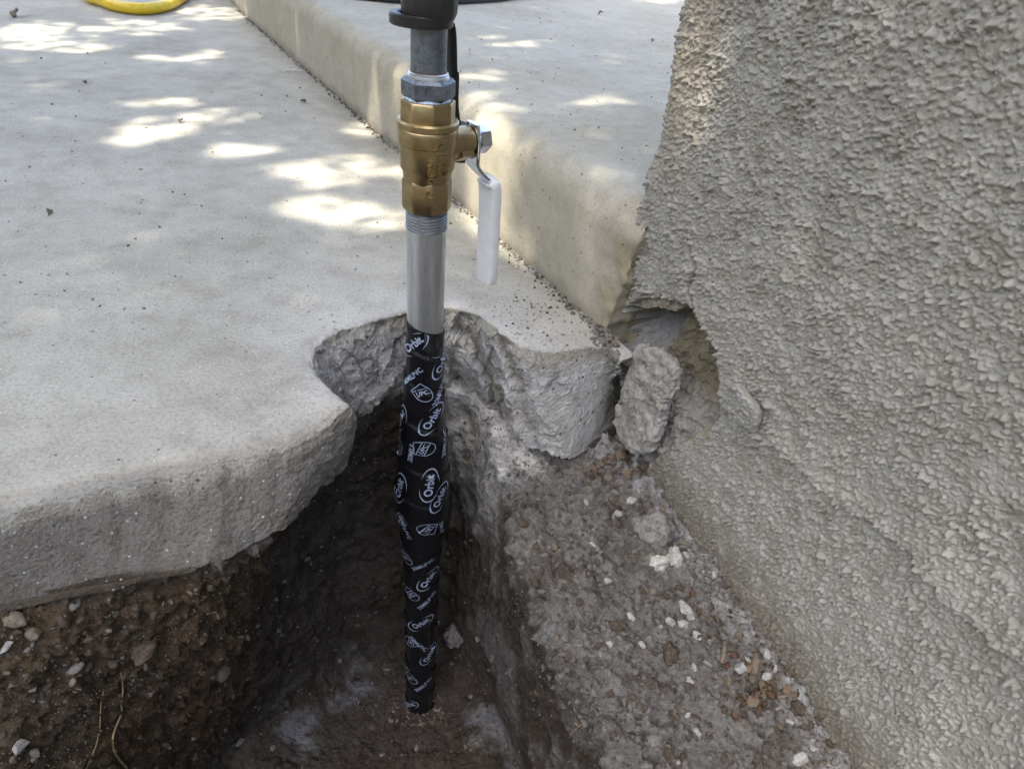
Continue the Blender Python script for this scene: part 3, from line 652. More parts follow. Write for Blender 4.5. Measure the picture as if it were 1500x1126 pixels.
# tape profile: photo row -> width in px, converted to a radius at that depth
TW = [(460, 54), (478, 54), (500, 55.5), (540, 57), (560, 59), (585, 62), (620, 66), (664, 73), (700, 80), (722, 80), (742, 76), (765, 68), (780, 64), (805, 56), (830, 50.5), (900, 46.5), (960, 44), (1010, 41.5), (1045, 40.5), (1120, 40.5)]
tz = np.array([ZP(y) for y, _ in TW]); trd = np.array([wd_*((np.array([PX, PY, z_])-CO)@CZ)/FPX/2*.99 for (_, wd_), z_ in zip(TW, tz)])
def r_tape(z): return np.interp(-np.asarray(z, float), -tz, trd)
part('lower_pipe', lathe_mesh('lower_pipe', [(ZP(1060), .0128), (ZP(470), .01335), (ZP(310), .01335)]), M['galv'])
nT = 110; zz = np.linspace(ZP(1110), ZF(488, .0137), 560); aa = np.arange(nT)/nT*2*math.pi
zg, ag = np.meshgrid(zz, aa, indexing='ij')
ZT = ZF(488, .0137); pitch = .036; ph = (zg/pitch+ag/(2*math.pi)+.12*np.sin(zg*40)); fr = ph-np.floor(ph)
topz = ZT+.0045*np.cos(ag-math.radians(195))
rg = r_tape(zg)+.0017*(fr-.5)+.0004*np.sin(ag*3+zg*60)+.0003*fbm(np.c_[np.cos(ag).ravel()*3, np.sin(ag).ravel()*3, zg.ravel()*60], 3, 120).reshape(zg.shape)
zw = np.where(zg > ZT-.012, ZT-.012+(zg-ZT+.012)*(topz-ZT+.012)/.012, zg)
TV = np.stack([np.cos(ag)*rg, np.sin(ag)*rg, zw], -1)
inner = TV[-1].copy(); inner[:, :2] *= .0136/np.linalg.norm(inner[:, :2], axis=1)[:, None]; inner2 = inner.copy(); inner2[:, 2] -= .02
TV = np.concatenate([TV, inner[None], inner2[None]], 0)
tape = part('tape_wrap', mesh_np('tape_wrap', TV.reshape(-1, 3), grid_quads(len(TV), nT, True)), M['tape'])
tape['label'] = 'black tape wrap printed with pale lettering'

# printed marks, wrapped onto the tape
FONTS = {}
def text_verts(body, size, bold=.0, shear=0, extrude=0):
    key = (body, size, bold, shear)
    if key in FONTS: return FONTS[key]
    cu = bpy.data.curves.new('t', 'FONT'); cu.body = body; cu.size = size; cu.align_x = 'CENTER'; cu.align_y = 'CENTER'; cu.offset = bold; cu.shear = shear; cu.resolution_u = 3
    o = bpy.data.objects.new('t', cu); COL.objects.link(o)
    dg = bpy.context.evaluated_depsgraph_get(); m_ = o.evaluated_get(dg).to_mesh()
    V = np.array([v.co[:2] for v in m_.vertices]); Fc = [tuple(p.vertices) for p in m_.polygons]
    o.evaluated_get(dg).to_mesh_clear(); bpy.data.objects.remove(o); bpy.data.curves.remove(cu)
    FONTS[key] = (V, Fc); return V, Fc
def strip(pts, wds):
    pts = np.asarray(pts, float); t = np.gradient(pts, axis=0); t /= np.maximum(np.linalg.norm(t, axis=1), 1e-9)[:, None]; n_ = np.c_[-t[:, 1], t[:, 0]]
    wds = np.broadcast_to(wds, len(pts)); V = np.vstack([pts+n_*wds[:, None]/2, pts-n_*wds[:, None]/2]); k = len(pts)
    return V, [(i, i+1, k+i+1, k+i) for i in range(k-1)]
def merge(parts):
    V, Fc, o = [], [], 0
    for v, f_ in parts:
        V.append(v); Fc += [tuple(i+o for i in q_) for q_ in f_]; o += len(v)
    return np.vstack(V), Fc
def logo(sc):
    V, Fc = text_verts('Orbit', .0088*sc, .00025*sc)
    a1 = np.linspace(math.radians(100), math.radians(250), 24); a2 = np.linspace(math.radians(-80), math.radians(70), 24)
    el = lambda a: np.c_[np.cos(a)*.0155*sc, np.sin(a)*.0072*sc]
    tw = lambda k, p: (np.sin(np.linspace(.12, math.pi-.05, k))**p)*.0013*sc
    return merge([(V, Fc), strip(el(a1), tw(24, 1.4)), strip(el(a2), tw(24, 1.4))])
def shield(sc):
    t = np.linspace(-1, 1, 18); right = np.c_[.008*(1-t*t)**.6, t*.0065][::-1]
    pts = np.vstack([[(-.008, .0055), (0, .0065)], right[1:-1]*[1, 1], [(0, -.0065), (-.008, -.0055), (-.008, .0055)]])*sc
    V, Fc = text_verts('UPC', .0050*sc, .0001*sc); a = math.radians(58); V = V@np.array([[math.cos(a), math.sin(a)], [-math.sin(a), math.cos(a)]])
    l1 = np.array([(-.0068, -.0055), (-.0015, .0062)])*sc; l2 = np.array([(-.001, -.0063), (.0048, .0052)])*sc
    return merge([(V-[.0008*sc, 0], Fc), strip(pts, .0006*sc), strip(l1, .0006*sc), strip(l2, .0006*sc)])
def words(body, sc): return text_verts(body, .0060*sc, .00010*sc)
view_az = math.atan2(-PY, -PX)                     # azimuth of the side turned to the photographer
def stamp(kind, x, y, rot, sc=1.0, body=None):
    z = ZP(y); r = float(r_tape(z)); dz = (np.array([PX, PY, z])-CO)
    cxp = 750+FPX*(dz@CX)/(dz@CZ)
    sn = np.clip((x-cxp)/FPX*(dz@CZ)/r, -.97, .97); z = ZF(y, r*math.sqrt(1-sn*sn)); r = float(r_tape(z)); az = view_az+math.asin(sn)
    V, Fc = {'logo': logo, 'shield': shield}[kind](sc) if kind != 'text' else words(body, sc)
    a = math.radians(rot); R_ = np.array([[math.cos(a), math.sin(a)], [-math.sin(a), math.cos(a)]]); W = V@R_
    zz_ = z+W[:, 1]; azz = az+W[:, 0]/r; rr_ = r_tape(zz_)+.0009*((zz_/pitch+azz/(2*math.pi)+.12*np.sin(zz_*40)) % 1)+.0007
    # stay on the tape
    zz_ = np.minimum(zz_, ZT-.0012+.0045*np.cos(azz-math.radians(195)))
    m_ = bpy.data.meshes.new('print'); m_.from_pydata(np.c_[np.cos(azz)*rr_, np.sin(azz)*rr_, zz_].tolist(), [], Fc); m_.update()
    nm = {'logo': 'printed_logo', 'shield': 'printed_shield', 'text': 'printed_text'}[kind]
    obj(nm, m_, M['print'], tape)
for a_ in [('logo', 606, 505, 48, .95), ('logo', 646, 528, 62, .95), ('text', 604, 552, 50, .95, '20MILPVC'), ('shield', 620, 577, -40, .95), ('text', 644, 572, 62, .95, '20MILPVC'),
           ('logo', 590, 612, 72, .95), ('logo', 633, 614, 58, 1.0), ('text', 603, 664, 84, 1.0, '20MILF'), ('shield', 622, 658, 4, 1.05), ('text', 650, 648, 82, 1.0, '20MILPVC'), ('shield', 586, 655, 260, .9),
           ('logo', 629, 712, 84, 1.1), ('logo', 587, 714, 80, 1.1), ('logo', 643, 728, 66, 1.0), ('text', 597, 771, -70, 1.0, '20MILPVC'), ('shield', 624, 772, 165, 1.05), ('text', 643, 770, -78, 1.0, '20MILF'), ('shield', 590, 758, 210, .9),
           ('shield', 598, 815, -40, .95), ('text', 592, 798, -70, .9, 'PVC'), ('text', 619, 826, 38, .95, '20MILPVC'), ('logo', 627, 848, 58, 1.0), ('shield', 604, 870, -18, 1.0), ('text', 625, 880, 52, 1.0, '20MILPVC'),
           ('logo', 616, 913, 42, 1.0), ('shield', 602, 938, 200, 1.0), ('text', 613, 943, -52, 1.0, '20MILPVC'), ('logo', 628, 958, 64, 1.0), ('text', 598, 977, 40, .9, 'PVC'), ('shield', 603, 992, -30, 1.0), ('text', 620, 1003, 50, 1.0, '20MILPVC'), ('logo', 601, 1030, 48, .9)]:
    stamp(*a_)

# threads above the tape
thz = np.linspace(ZP(334), ZP(300), 120); tp = []
for z_ in thz: tp.append((z_, .0131+.0005*math.sin(z_/.0021*2*math.pi)))
part('pipe_thread', lathe_mesh('pipe_thread', [(z_, r_+.0004) for z_, r_ in tp], 48), M['steel'])
# ball valve
VR = math.radians(18)
zb0, zb1, zb2, zb3, zb4 = ZP(304), ZP(262), ZP(246), ZP(182), ZP(145)
zm = ZF(222, .018)
body = part('ball_valve', lathe_mesh('ball_valve', [(zb1-.003, .0140), (zb1-.001, .0150), (zb1+.003, .0156), (zb2-.001, .0160), (zb2, .0168), (zb2+.0014, .0174), (zm-.0012, .0178), (zm-.0003, .0178), (zm+.0004, .0186), (zb3-.005, .0189), (zb3-.0022, .0189), (zb3-.0014, .0184), (zb3-.0006, .0194), (zb3+.0024, .0194), (zb3+.0036, .0184), (zb3+.0036, .0150)], 72), M['brass'])
body['label'] = 'brass ball valve body with raised markings'
hexl = part('hex_collar', lathe_mesh('hex_collar', [(zb0, .0140), (zb0, .0158), (zb0+.0015, .0166), (zb1-.0005, .0166), (zb1+.0018, .0154)], 96, 8, VR), M['brass'], body)
hexu = part('hex_collar', lathe_mesh('hex_collar', [(zb3+.002, .0160), (zb3+.003, .0172), (zb4-.0012, .0172), (zb4, .0164), (zb4, .0138), (zb4-.002, .0120)], 96, 8, VR), M['brass'], body)
# raised marks on the valve body
def emboss(body_, x, y, rot, size, r, prnt):
    z = ZP(y); dz = (np.array([PX, PY, z])-CO); cxp = 750+FPX*(dz@CX)/(dz@CZ); sn = np.clip((x-cxp)/FPX*(dz@CZ)/r, -.95, .95); z = ZF(y, r*math.sqrt(1-sn*sn)); az = view_az+math.asin(sn)
    V, Fc = text_verts(body_, size, size*.02); a = math.radians(rot); W = V@np.array([[math.cos(a), math.sin(a)], [-math.sin(a), math.cos(a)]])
    n_ = len(V); out = []
    for rad in (r+.0009, r-.001): out.append(np.c_[np.cos(az+W[:, 0]/r)*rad, np.sin(az+W[:, 0]/r)*rad, z+W[:, 1]])
    bm = bmesh.new(); top_ = [bm.verts.new(v) for v in out[0]]; bot_ = [bm.verts.new(v) for v in out[1]]
    for f_ in Fc:
        try: bm.faces.new([top_[i] for i in f_])
        except ValueError: pass
    for e in [e for e in bm.edges if len(e.link_faces) == 1]:
        i, j = e.verts[0].index, e.verts[1].index
    bm.verts.index_update()
    for e in [e for e in bm.edges if len(e.link_faces) == 1]:
        i, j = e.verts[0].index, e.verts[1].index
        if i < n_ and j < n_: bm.faces.new((top_[i], top_[j], bot_[j], bot_[i]))
    bmesh.ops.recalc_face_normals(bm, faces=bm.faces); m_ = bpy.data.meshes.new('mark'); bm.to_mesh(m_); bm.free()
    part('raised_mark', m_, M['brass'], prnt)
emboss('M', 648, 210, -90, .0100, .0188, body); emboss('1/2"', 646, 241, -90, .0090, .0178, body); emboss('600WOG', 631, 241, -90, .0062, .0178, body); emboss('LF', 629, 286, -90, .0072, .0163, body)
# bushing, dope, nipple
bz0, bz1 = ZP(146), ZP(112)
part('pipe_dope', lathe_mesh('pipe_dope', [(zb4-.0018, .0110), (zb4+.0002, .0142), (zb4+.0016, .0136), (zb4+.0024, .0120), (zb4+.0028, .0100)], 60), M['paste'])
part('bushing', lathe_mesh('bushing', [(zb4-.004, .0115), (bz0+.001, .0118), (bz0+.0012, .0148), (bz0+.0030, .0166), (bz1-.0022, .0166), (bz1-.0004, .0148), (bz1, .0125), (bz1+.0008, .0112)], 96, 6, math.radians(10)), M['steel'])
part('bushing_thread', lathe_mesh('bushing_thread', [(bz1-.001, .0128), (bz1+.0010, .0125), (bz1+.0014, .0117), (bz1+.0022, .0120), (bz1+.0028, .0112)], 64), M['galv'])
part('sealant_ring', lathe_mesh('sealant_ring', [(bz1+.002, .0110), (bz1+.0028, .01115), (bz1+.0034, .0108)], 48), M['rust'])
part('upper_pipe', lathe_mesh('upper_pipe', [(bz1-.001, .01065), (bz1+.004, .0107), (ZP(30), .0107), (ZP(0), .0107)], 64), M['steel'])
fz = ZP(30)
part('top_fitting', lathe_mesh('top_fitting', [(fz+.0005, .0125), (fz+.0012, .0146), (fz+.0045, .0162), (fz+.012, .0166), (fz+.06, .0166), (fz+.062, .0150), (fz+.075, .0150)], 72, 12, .1), M['black_iron'])
# tether eyelet: a flat ring set off to the left of the pipe, with the strap and cap hanging behind
ez_ = ZF(36, .016)
def ring_mesh(name, cx, cy, z0, z1, ro, ri, n=56, ex=1.0):
    a = np.arange(n)/n*2*math.pi; V = []
    b = .0008
    for z, r in ((z0+b, ro), (z1-b, ro), (z1, ro-b), (z1, ri+b), (z1-b, ri), (z0+b, ri), (z0, ri+b), (z0, ro-b)):
        V.append(np.c_[cx+np.cos(a)*r*ex, cy+np.sin(a)*r, np.full(n, z)])
    Q = grid_quads(8, n, True); i = np.arange(n); j = (i+1) % n; Q = np.vstack([Q, np.c_[7*n+i, 7*n+j, j, i]])
    m_ = mesh_np(name, np.array(V).reshape(-1, 3), Q); sharp(m_); return m_
part('tether_ring', ring_mesh('tether_ring', -.0045, .0, ez_-.0032, ez_+.0032, .0165, .0120, ex=1.12), M['rubber'])
def tube(name, pts, r, n=12, flat=None, sub=8, cap=True):
    pts = np.asarray(pts, float); C_ = catmull(pts, (len(pts)-1)*sub+1); t = np.gradient(C_, axis=0); t /= np.linalg.norm(t, axis=1)[:, None]
    ref = np.array([0, 0, 1.0]) if abs(t[0, 2]) < .9 else np.array([1.0, 0, 0]); V = []
    rad = np.broadcast_to(np.interp(np.linspace(0, 1, len(C_)), np.linspace(0, 1, np.size(r)), np.atleast_1d(r)), len(C_))
    x = np.cross(ref, t[0]); x /= np.linalg.norm(x); a = np.arange(n)/n*2*math.pi
    for p, tt_, rr_ in zip(C_, t, rad):
        x = x-tt_*(x@tt_); x /= np.linalg.norm(x); y = np.cross(tt_, x); fx, fy = flat or (1, 1)
        V.append(p+np.cos(a)[:, None]*x*rr_*fx+np.sin(a)[:, None]*y*rr_*fy)
    V = np.array(V)
    if cap: V = np.concatenate([np.repeat(C_[:1], n, 0)[None], V, np.repeat(C_[-1:], n, 0)[None]], 0)
    m_ = mesh_np(name, V.reshape(-1, 3), grid_quads(len(V), n, True)[:, ::-1]); return m_
rv = np.array([-math.sin(view_az), math.cos(view_az)])          # picture-right direction on the pipe
bv = -np.array([math.cos(view_az), math.sin(view_az)])          # away from the photographer
def pr(rgt, bck, z): return (rv[0]*rgt+bv[0]*bck, rv[1]*rgt+bv[1]*bck, z)
strap = part('tether_strap', tube('tether_strap', [pr(.008, .012, ez_), pr(.0125, .018, ez_-.006), pr(.0145, .022, ez_-.03), pr(.0155, .024, ZP(120)), pr(.0160, .024, ZP(170)), pr(.0200, .026, ZP(215)), pr(.0230, .030, ZP(236))], .0036, 10, (1.2, .45)), M['rubber'])
capm = lathe_mesh('tether_cap', [(-.008, .010), (-.008, .0135), (.004, .0140), (.006, .0125), (.006, .004)], 40)
cap_ = part('tether_cap', capm, M['rubber']); cap_.location = Vector(pr(.0210, .034, ZP(226)))+Vector((0, 0, -RZ)); cap_.rotation_euler = (math.radians(20), math.radians(15), 0)
# stem boss, nut and lever: the stem points to the right and away
al = math.radians(30); sx = rv*math.cos(al)+bv*math.sin(al); sx3 = np.array([sx[0], sx[1], 0]); sy3 = np.array([-sx[1], sx[0], 0])
zst = ZP(213)
def along(me_):
    V = np.zeros(len(me_.vertices)*3, np.float32); me_.vertices.foreach_get('co', V); V = V.reshape(-1, 3)
    Wv = sx3*V[:, 2:3]+sy3*V[:, 0:1]+np.array([0, 0, 1])*V[:, 1:2]+np.array([0, 0, zst]); me_.vertices.foreach_set('co', Wv.astype(np.float32).ravel()); me_.update(); return me_
part('stem_boss', along(lathe_mesh('stem_boss', [(.010, .0102), (.019, .0100), (.021, .0096), (.030, .0094), (.0315, .0086)], 56)), M['brass'], body)
part('stop_lug', along(lathe_mesh('stop_lug', [(.020, .0102), (.0205, .0112), (.029, .0112), (.0295, .0102)], 24, 4, .3)), M['brass'], body)
bpy.data.objects['stop_lug'].data.transform(Matrix.Translation((-.0018*sx[1]*0, 0, -.0035)))
stem = part('stem', along(lathe_mesh('stem', [(.028, .0052), (.0445, .0052), (.0455, .0046)], 32)), M['chrome'], body)
nut = part('stem_nut', along(lathe_mesh('stem_nut', [(.0365, .0070), (.0365, .0082), (.0374, .0093), (.0432, .0093), (.0445, .0082), (.0445, .0050)], 96, 6, .25)), M['chrome'], body)
# lever plate
lev_z = [(.0110, .0335), (.0, .0335), (-.010, .0335), (-.016, .0345), (-.022, .0400), (-.029, .0475), (-.034, .0500), (-.060, .0512), (-.094, .0520)]
def lever_mesh(name, path, wids, th, rows=60, rnd_end=True):
    pth = catmull(np.array(path), rows); ww = np.interp(np.linspace(0, 1, rows), np.linspace(0, 1, len(wids)), wids)
    V = []; nn = 24; a = np.arange(nn)/nn*2*math.pi
    tl = np.gradient(pth, axis=0); tl /= np.linalg.norm(tl, axis=1)[:, None]
    sq = lambda v: np.sign(v)*np.abs(v)**.45
    for (z, o_), wv, t_ in zip(pth, ww, tl):
        nrm = np.array([-t_[1], t_[0]])
        px_ = sq(np.cos(a))*wv/2; py_ = sq(np.sin(a))*th/2
        V.append(sx3*(o_+nrm[1]*py_)[:, None]+sy3*px_[:, None]+np.array([0, 0, 1])*(z+zst+nrm[0]*py_)[:, None])
    V = np.array(V)
    V = np.concatenate([V[:1].mean(1, keepdims=True).repeat(nn, 1), V, V[-1:].mean(1, keepdims=True).repeat(nn, 1)], 0)
    m_ = mesh_np(name, V.reshape(-1, 3), grid_quads(len(V), nn, True)); sharp(m_, 50); return m_
lever = part('lever', lever_mesh('lever', [(z, o_) for z, o_ in lev_z[:8]], [.013, .0185, .019, .017, .0145, .0125, .012, .012], .0030), M['chrome'], body)
gz = [(-.0285, .0475), (-.0335, .0500), (-.050, .0510), (-.075, .0516), (-.103, .0524), (-.106, .0525)]
part('lever_grip', lever_mesh('lever_grip', gz, [.0175, .0195, .0195, .0195, .0195, .0195, .0193, .0186, .0168, .0120], .0092, 70), M['grip'], body)

# ------------------------------------------------------------------ hoses
def hose(name, px, z, r, matl, label, cat, extra0=(), extra1=()):
    pts = list(extra0)+[U(x, y, z) for x, y in px]+list(extra1)
    return obj(name, tube(name, pts, r, 20, sub=14), matl, None, label, cat)
ya, yb = U(128, -14, .0125), U(288, -18, .0125)
hose('yellow_hose', [(128, -14), (150, 2), (182, 11), (215, 13), (246, 7), (268, -5), (288, -18)], .0125, .0118, M['hose_y'], 'bright yellow hose curving across the pavement', 'hose',
     [ya+np.array([-1.3, 2.0, 0]), ya+np.array([-.35, .7, 0])], [yb+np.array([-.05, .5, 0]), yb+np.array([-.6, 1.6, 0])])
hose('black_hose', [(560, -6), (640, -2), (700, -3), (745, -8), (800, -22)], HS+.0100, .0100, M['hose_k'], 'thick black hose lying across the raised concrete step', 'hose',
     [U(400, -45, HS+.0100), U(480, -18, HS+.0100)], [U(900, -60, HS+.0100), U(940, -100, HS+.0100)])

# ------------------------------------------------------------------ stones
def hull_stone(seed, n=16, sq=(1, .8, .65)):
    r_ = random.Random(seed); bm = bmesh.new()
    for _ in range(n):
        v = Vector((r_.gauss(0, 1), r_.gauss(0, 1), r_.gauss(0, 1))).normalized()*r_.uniform(.85, 1.05); bm.verts.new((v.x*.5*sq[0], v.y*.5*sq[1], v.z*.5*sq[2]))
    res = bmesh.ops.convex_hull(bm, input=bm.verts); bmesh.ops.delete(bm, geom=[g for g in res['geom_interior'] if isinstance(g, bmesh.types.BMVert)], context='VERTS')
    bmesh.ops.bevel(bm, geom=list(bm.edges), offset=.03, segments=1, affect='EDGES', profile=.6)
    m_ = bpy.data.meshes.new('stone'); bm.to_mesh(m_); bm.free(); return m_
def round_stone(seed, sub=3, sq=(1, .75, .6), rough=.16):
    bm = bmesh.new(); bmesh.ops.create_icosphere(bm, subdivisions=sub, radius=.5); V = np.array([v.co[:] for v in bm.verts])
    k = 1+rough*2*fbm(V*2.2+seed*7.1, 3, seed)+rough*.5*fbm(V*6+seed, 3, seed+1); V = V*k[:, None]*np.array(sq)
    if sub == 4: V = V*(1+.10*facets(V, .30, seed+5)+.05*facets(V, .14, seed+6))[:, None]
    for v, p in zip(bm.verts, V): v.co = p
    for f_ in bm.faces: f_.smooth = True
    m_ = bpy.data.meshes.new('stone'); bm.to_mesh(m_); bm.free(); return m_
HULL = [hull_stone(i, 12+i % 5) for i in range(8)]; ROUND = [round_stone(i+20) for i in range(8)]; CLOD = [round_stone(i+50, 4, (1, .85, .7), .3) for i in range(5)]
MESHC = {}
def shared(lst, i, mk_):
    key = (id(lst), i, mk_)
    if key not in MESHC:
        m_ = lst[i].copy(); m_.materials.clear(); m_.materials.append(M[mk_]); MESHC[key] = m_
    return MESHC[key]
def put_stone(x, y, wpx, hpx, kind, mk_, name, label, cat, group=None, sink=.25, hit=soil_hit, rot=None):
    loc, nor, _, _ = hit(x, y)
    if loc is None: return None
    lst = {'h': HULL, 'r': ROUND, 'c': CLOD}[kind]; i = rnd.randrange(len(lst)); sz = px_size(loc, max(wpx, hpx)); mn = px_size(loc, min(wpx, hpx))
    o = bpy.data.objects.new(name, shared(lst, i, mk_)); COL.objects.link(o)
    o.scale = (sz, sz*.85 if wpx < hpx*1.3 else mn*1.2, max(mn*1.15, sz*.55))
    q_ = Vector(nor).to_track_quat('Z', 'X') if nor.z < .5 else Vector((nor.x*.5, nor.y*.5, 1)).to_track_quat('Z', 'X')
    o.rotation_mode = 'QUATERNION'; o.rotation_quaternion = q_ @ Matrix.Rotation(rnd.uniform(0, 6.28) if rot is None else rot, 3, 'Z').to_quaternion()
    o.location = loc+Vector(nor)*(o.scale[2]*(.3-sink))
    if label: o['label'] = label
    if cat: o['category'] = cat
    if group: o['group'] = group
    return o
NAMED = [
 (999, 890, 30, 26, 'h', 'st_white', 'white angular stone on the bank, topmost of a tight cluster'),
 (981, 908, 24, 16, 'h', 'st_white', 'flat white stone at the trench side of the tight cluster'),
 (999, 914, 18, 22, 'h', 'st_white', 'pale blocky stone at the foot of the tight cluster'),
 (1086, 979, 27, 23, 'h', 'st_white', 'bright white square stone beside the brown leaf litter'),
 (1122, 990, 11, 24, 'h', 'st_white', 'narrow upright pale stone beside the short twig'),
 (1123, 957, 24, 14, 'h', 'st_white', 'flat pale stone touching the wall above the leaf litter'),
 (1171, 1110, 34, 28, 'h', 'st_white', 'large white angular stone at the wall foot past the leaf litter'),
 (959, 868, 20, 17, 'h', 'st_tan', 'rounded tan stone above the white stone cluster'),
 (904, 921, 21, 24, 'c', 'st_brown', 'brown earthy stone alone in the middle of the bank'),
 (959, 1083, 28, 24, 'h', 'st_grey', 'grey broken stone beside the dark hole in the bank'),
 (981, 955, 30, 26, 'c', 'st_brown', 'brown lump of soil below the white stone cluster'),
 (953, 782, 62, 62, 'c', 'st_grey', 'large crumbly grey concrete lump against the wall foot'),
 (987, 816, 30, 26, 'c', 'st_white', 'pale crumbled mortar piece beside the large grey lump'),
 (962, 826, 34, 30, 'c', 'st_white', 'pale mortar crumb below the large grey lump'),
 (1022, 931, 10, 20, 'h', 'st_white', 'thin pale shard standing below the white stone cluster'),
 (19, 906, 42, 26, 'r', 'st_tan', 'smooth tan cobble tucked under the pavement edge'),
 (48, 926, 27, 21, 'r', 'st_tan', 'round tan cobble beside the largest smooth cobble under the pavement'),
 (25, 1091, 38, 30, 'h', 'st_white', 'large pale stone low on the gravelly soil face'),
 (50, 1103, 14, 22, 'h', 'st_tan', 'upright narrow stone beside the large pale low stone'),
 (12, 947, 30, 13, 'h', 'st_white', 'flat pale sliver stone in the gravelly soil face'),
 (210, 952, 44, 27, 'c', 'st_brown', 'broad brown clod stuck in the soil face under the pavement'),
 (325, 985, 26, 30, 'r', 'st_dark', 'dark round knob of soil in the shaded trench corner'),
 (670, 930, 30, 36, 'c', 'st_grey', 'pale grey rubble lump on the trench wall beside the taped pipe'),
]
for x, y, a, b, k, mk_, lb in NAMED: put_stone(x, y, a, b, k, mk_, 'stone', lb, 'stone', sink=.12)
GL = [(48, 943, 10, 10), (12, 960, 24, 11), (26, 926, 16, 9), (92, 911, 30, 20), (118, 905, 18, 14), (111, 886, 20, 18), (170, 898, 18, 12), (144, 920, 26, 13), (129, 936, 12, 18), (150, 888, 11, 9), (111, 978, 16, 22), (128, 973, 18, 24), (163, 971, 18, 22), (129, 957, 18, 11),
      (106, 999, 12, 16), (71, 1004, 16, 18), (59, 1017, 17, 11), (28, 1032, 16, 8), (198, 888, 18, 13), (226, 899, 20, 12), (128, 1040, 17, 17), (51, 1042, 9, 9), (14, 1007, 22, 8), (250, 880, 16, 10), (278, 868, 14, 10), (70, 960, 14, 12), (88, 946, 13, 12), (10, 985, 14, 12), (75, 1065, 10, 8), (20, 1112, 20, 14), (330, 848, 12, 10), (150, 860, 24, 16), (60, 893, 16, 12), (182, 925, 14, 10), (95, 1025, 13, 10), (5, 1075, 14, 12), (310, 862, 12, 14)]
TON2 = {'st_grey': 'grey', 'st_brown': 'brown', 'st_tan': 'tan'}
for x, y, a, b in GL:
    k_ = rnd.choice(['st_tan', 'st_brown', 'st_brown', 'st_grey', 'st_brown']); big = 'larger' if max(a, b) >= 18 else 'small'
    put_stone(x, y, a, b, rnd.choice('rhrh'), k_, 'gravel_stone', big+' '+TON2[k_]+' stone stuck in the soil face under the pavement', 'stone', big+' '+TON2[k_]+' stones in the soil face', sink=.36)
put_stone(903, 520, 24, 22, 'c', 'st_grey', 'stone', 'grey mortar crumb wedged between the slab tip and the stucco chunk', 'stone', hit=slab_hit)
BK = [(894, 944, 16, 15), (919, 947, 11, 15), (940, 943, 11, 16), (1069, 957, 15, 14), (875, 804, 13, 14), (905, 751, 18, 13), (925, 733, 20, 15), (765, 767, 18, 16), (786, 800, 12, 12), (784, 856, 14, 10), (825, 851, 16, 13), (847, 882, 16, 18), (1009, 996, 10, 15), (860, 897, 14, 12), (1014, 904, 13, 15), (980, 868, 12, 12), (1008, 868, 13, 11), (996, 862, 14, 12),
      (890, 700, 16, 13), (845, 720, 12, 10), (1040, 940, 10, 9), (1035, 972, 18, 12), (1055, 935, 9, 10), (905, 972, 12, 10), (930, 985, 9, 12), (868, 945, 11, 9), (1000, 1020, 10, 9), (925, 1020, 18, 14), (945, 1035, 16, 12), (985, 1050, 10, 10), (1010, 1075, 14, 10), (935, 1062, 12, 12), (980, 1105, 18, 14), (1000, 1112, 16, 12), (1060, 1040, 13, 11), (1090, 1060, 12, 10), (1165, 1038, 26, 22), (1215, 1090, 13, 11), (1190, 1078, 12, 11), (1205, 1120, 12, 14), (1150, 1090, 14, 14), (1225, 1115, 16, 12), (1185, 1060, 12, 10), (800, 915, 10, 9), (815, 935, 12, 10), (835, 910, 10, 12), (770, 820, 12, 12), (795, 835, 10, 10), (815, 800, 9, 9), (835, 765, 10, 8), (865, 770, 9, 9), (860, 735, 10, 9), (1130, 1030, 12, 10), (1050, 1005, 12, 11)]
while len(BK) < 150:
    x, y = rnd.uniform(770, 1230), rnd.uniform(700, 1120); l = 760+max(0, (y-780))*.42; r_ = 955+(y-690)*.67
    if l < x < r_-8: BK.append((x, y, rnd.choice([7, 8, 10, 13, 16]), rnd.uniform(7, 12)))
for _ in range(55):
    y = rnd.uniform(720, 1118); BK.append((955+(y-690)*.67-rnd.uniform(10, 60), y, rnd.choice([8, 9, 11, 14, 18]), rnd.uniform(8, 14)))
TONE = {'st_grey': 'grey', 'st_brown': 'brown', 'st_white': 'whitish', 'st_tan': 'tan', 'st_dark': 'blackish'}
for i, (x, y, a, b) in enumerate(BK):
    k_ = rnd.choice(['st_grey', 'st_brown', 'st_white', 'st_tan', 'st_brown', 'st_grey', 'st_brown']) if i < 150 else rnd.choice(['st_grey', 'st_grey', 'st_white', 'st_tan']); big = 'larger' if max(a, b) >= 14 else 'small'
    put_stone(x, y, a, b, rnd.choice('hhrc'), k_, 'pebble', big+' '+TONE[k_]+' pebble lying loose on the soil bank beside the stucco wall', 'pebble', big+' '+TONE[k_]+' pebbles on the soil bank', sink=.14)
for x, y, a, b in [(690, 790, 10, 9), (700, 935, 14, 12), (655, 960, 12, 10), (545, 1065, 16, 12), (420, 1030, 12, 10), (350, 1085, 14, 10), (240, 1090, 18, 14), (495, 1010, 9, 8), (690, 1020, 10, 9), (560, 1105, 9, 8), (720, 1060, 9, 8), (400, 1095, 9, 8), (465, 960, 8, 8), (655, 1060, 10, 8), (780, 1090, 9, 8), (320, 1010, 9, 9), (435, 845, 9, 10), (610, 1095, 10, 8)]:
    put_stone(x, y, a, b, rnd.choice('hrc'), rnd.choice(['st_dark', 'st_brown', 'st_grey']), 'trench_pebble', 'small dark pebble on the shaded trench floor', 'pebble', 'pebbles in the trench', sink=.2)

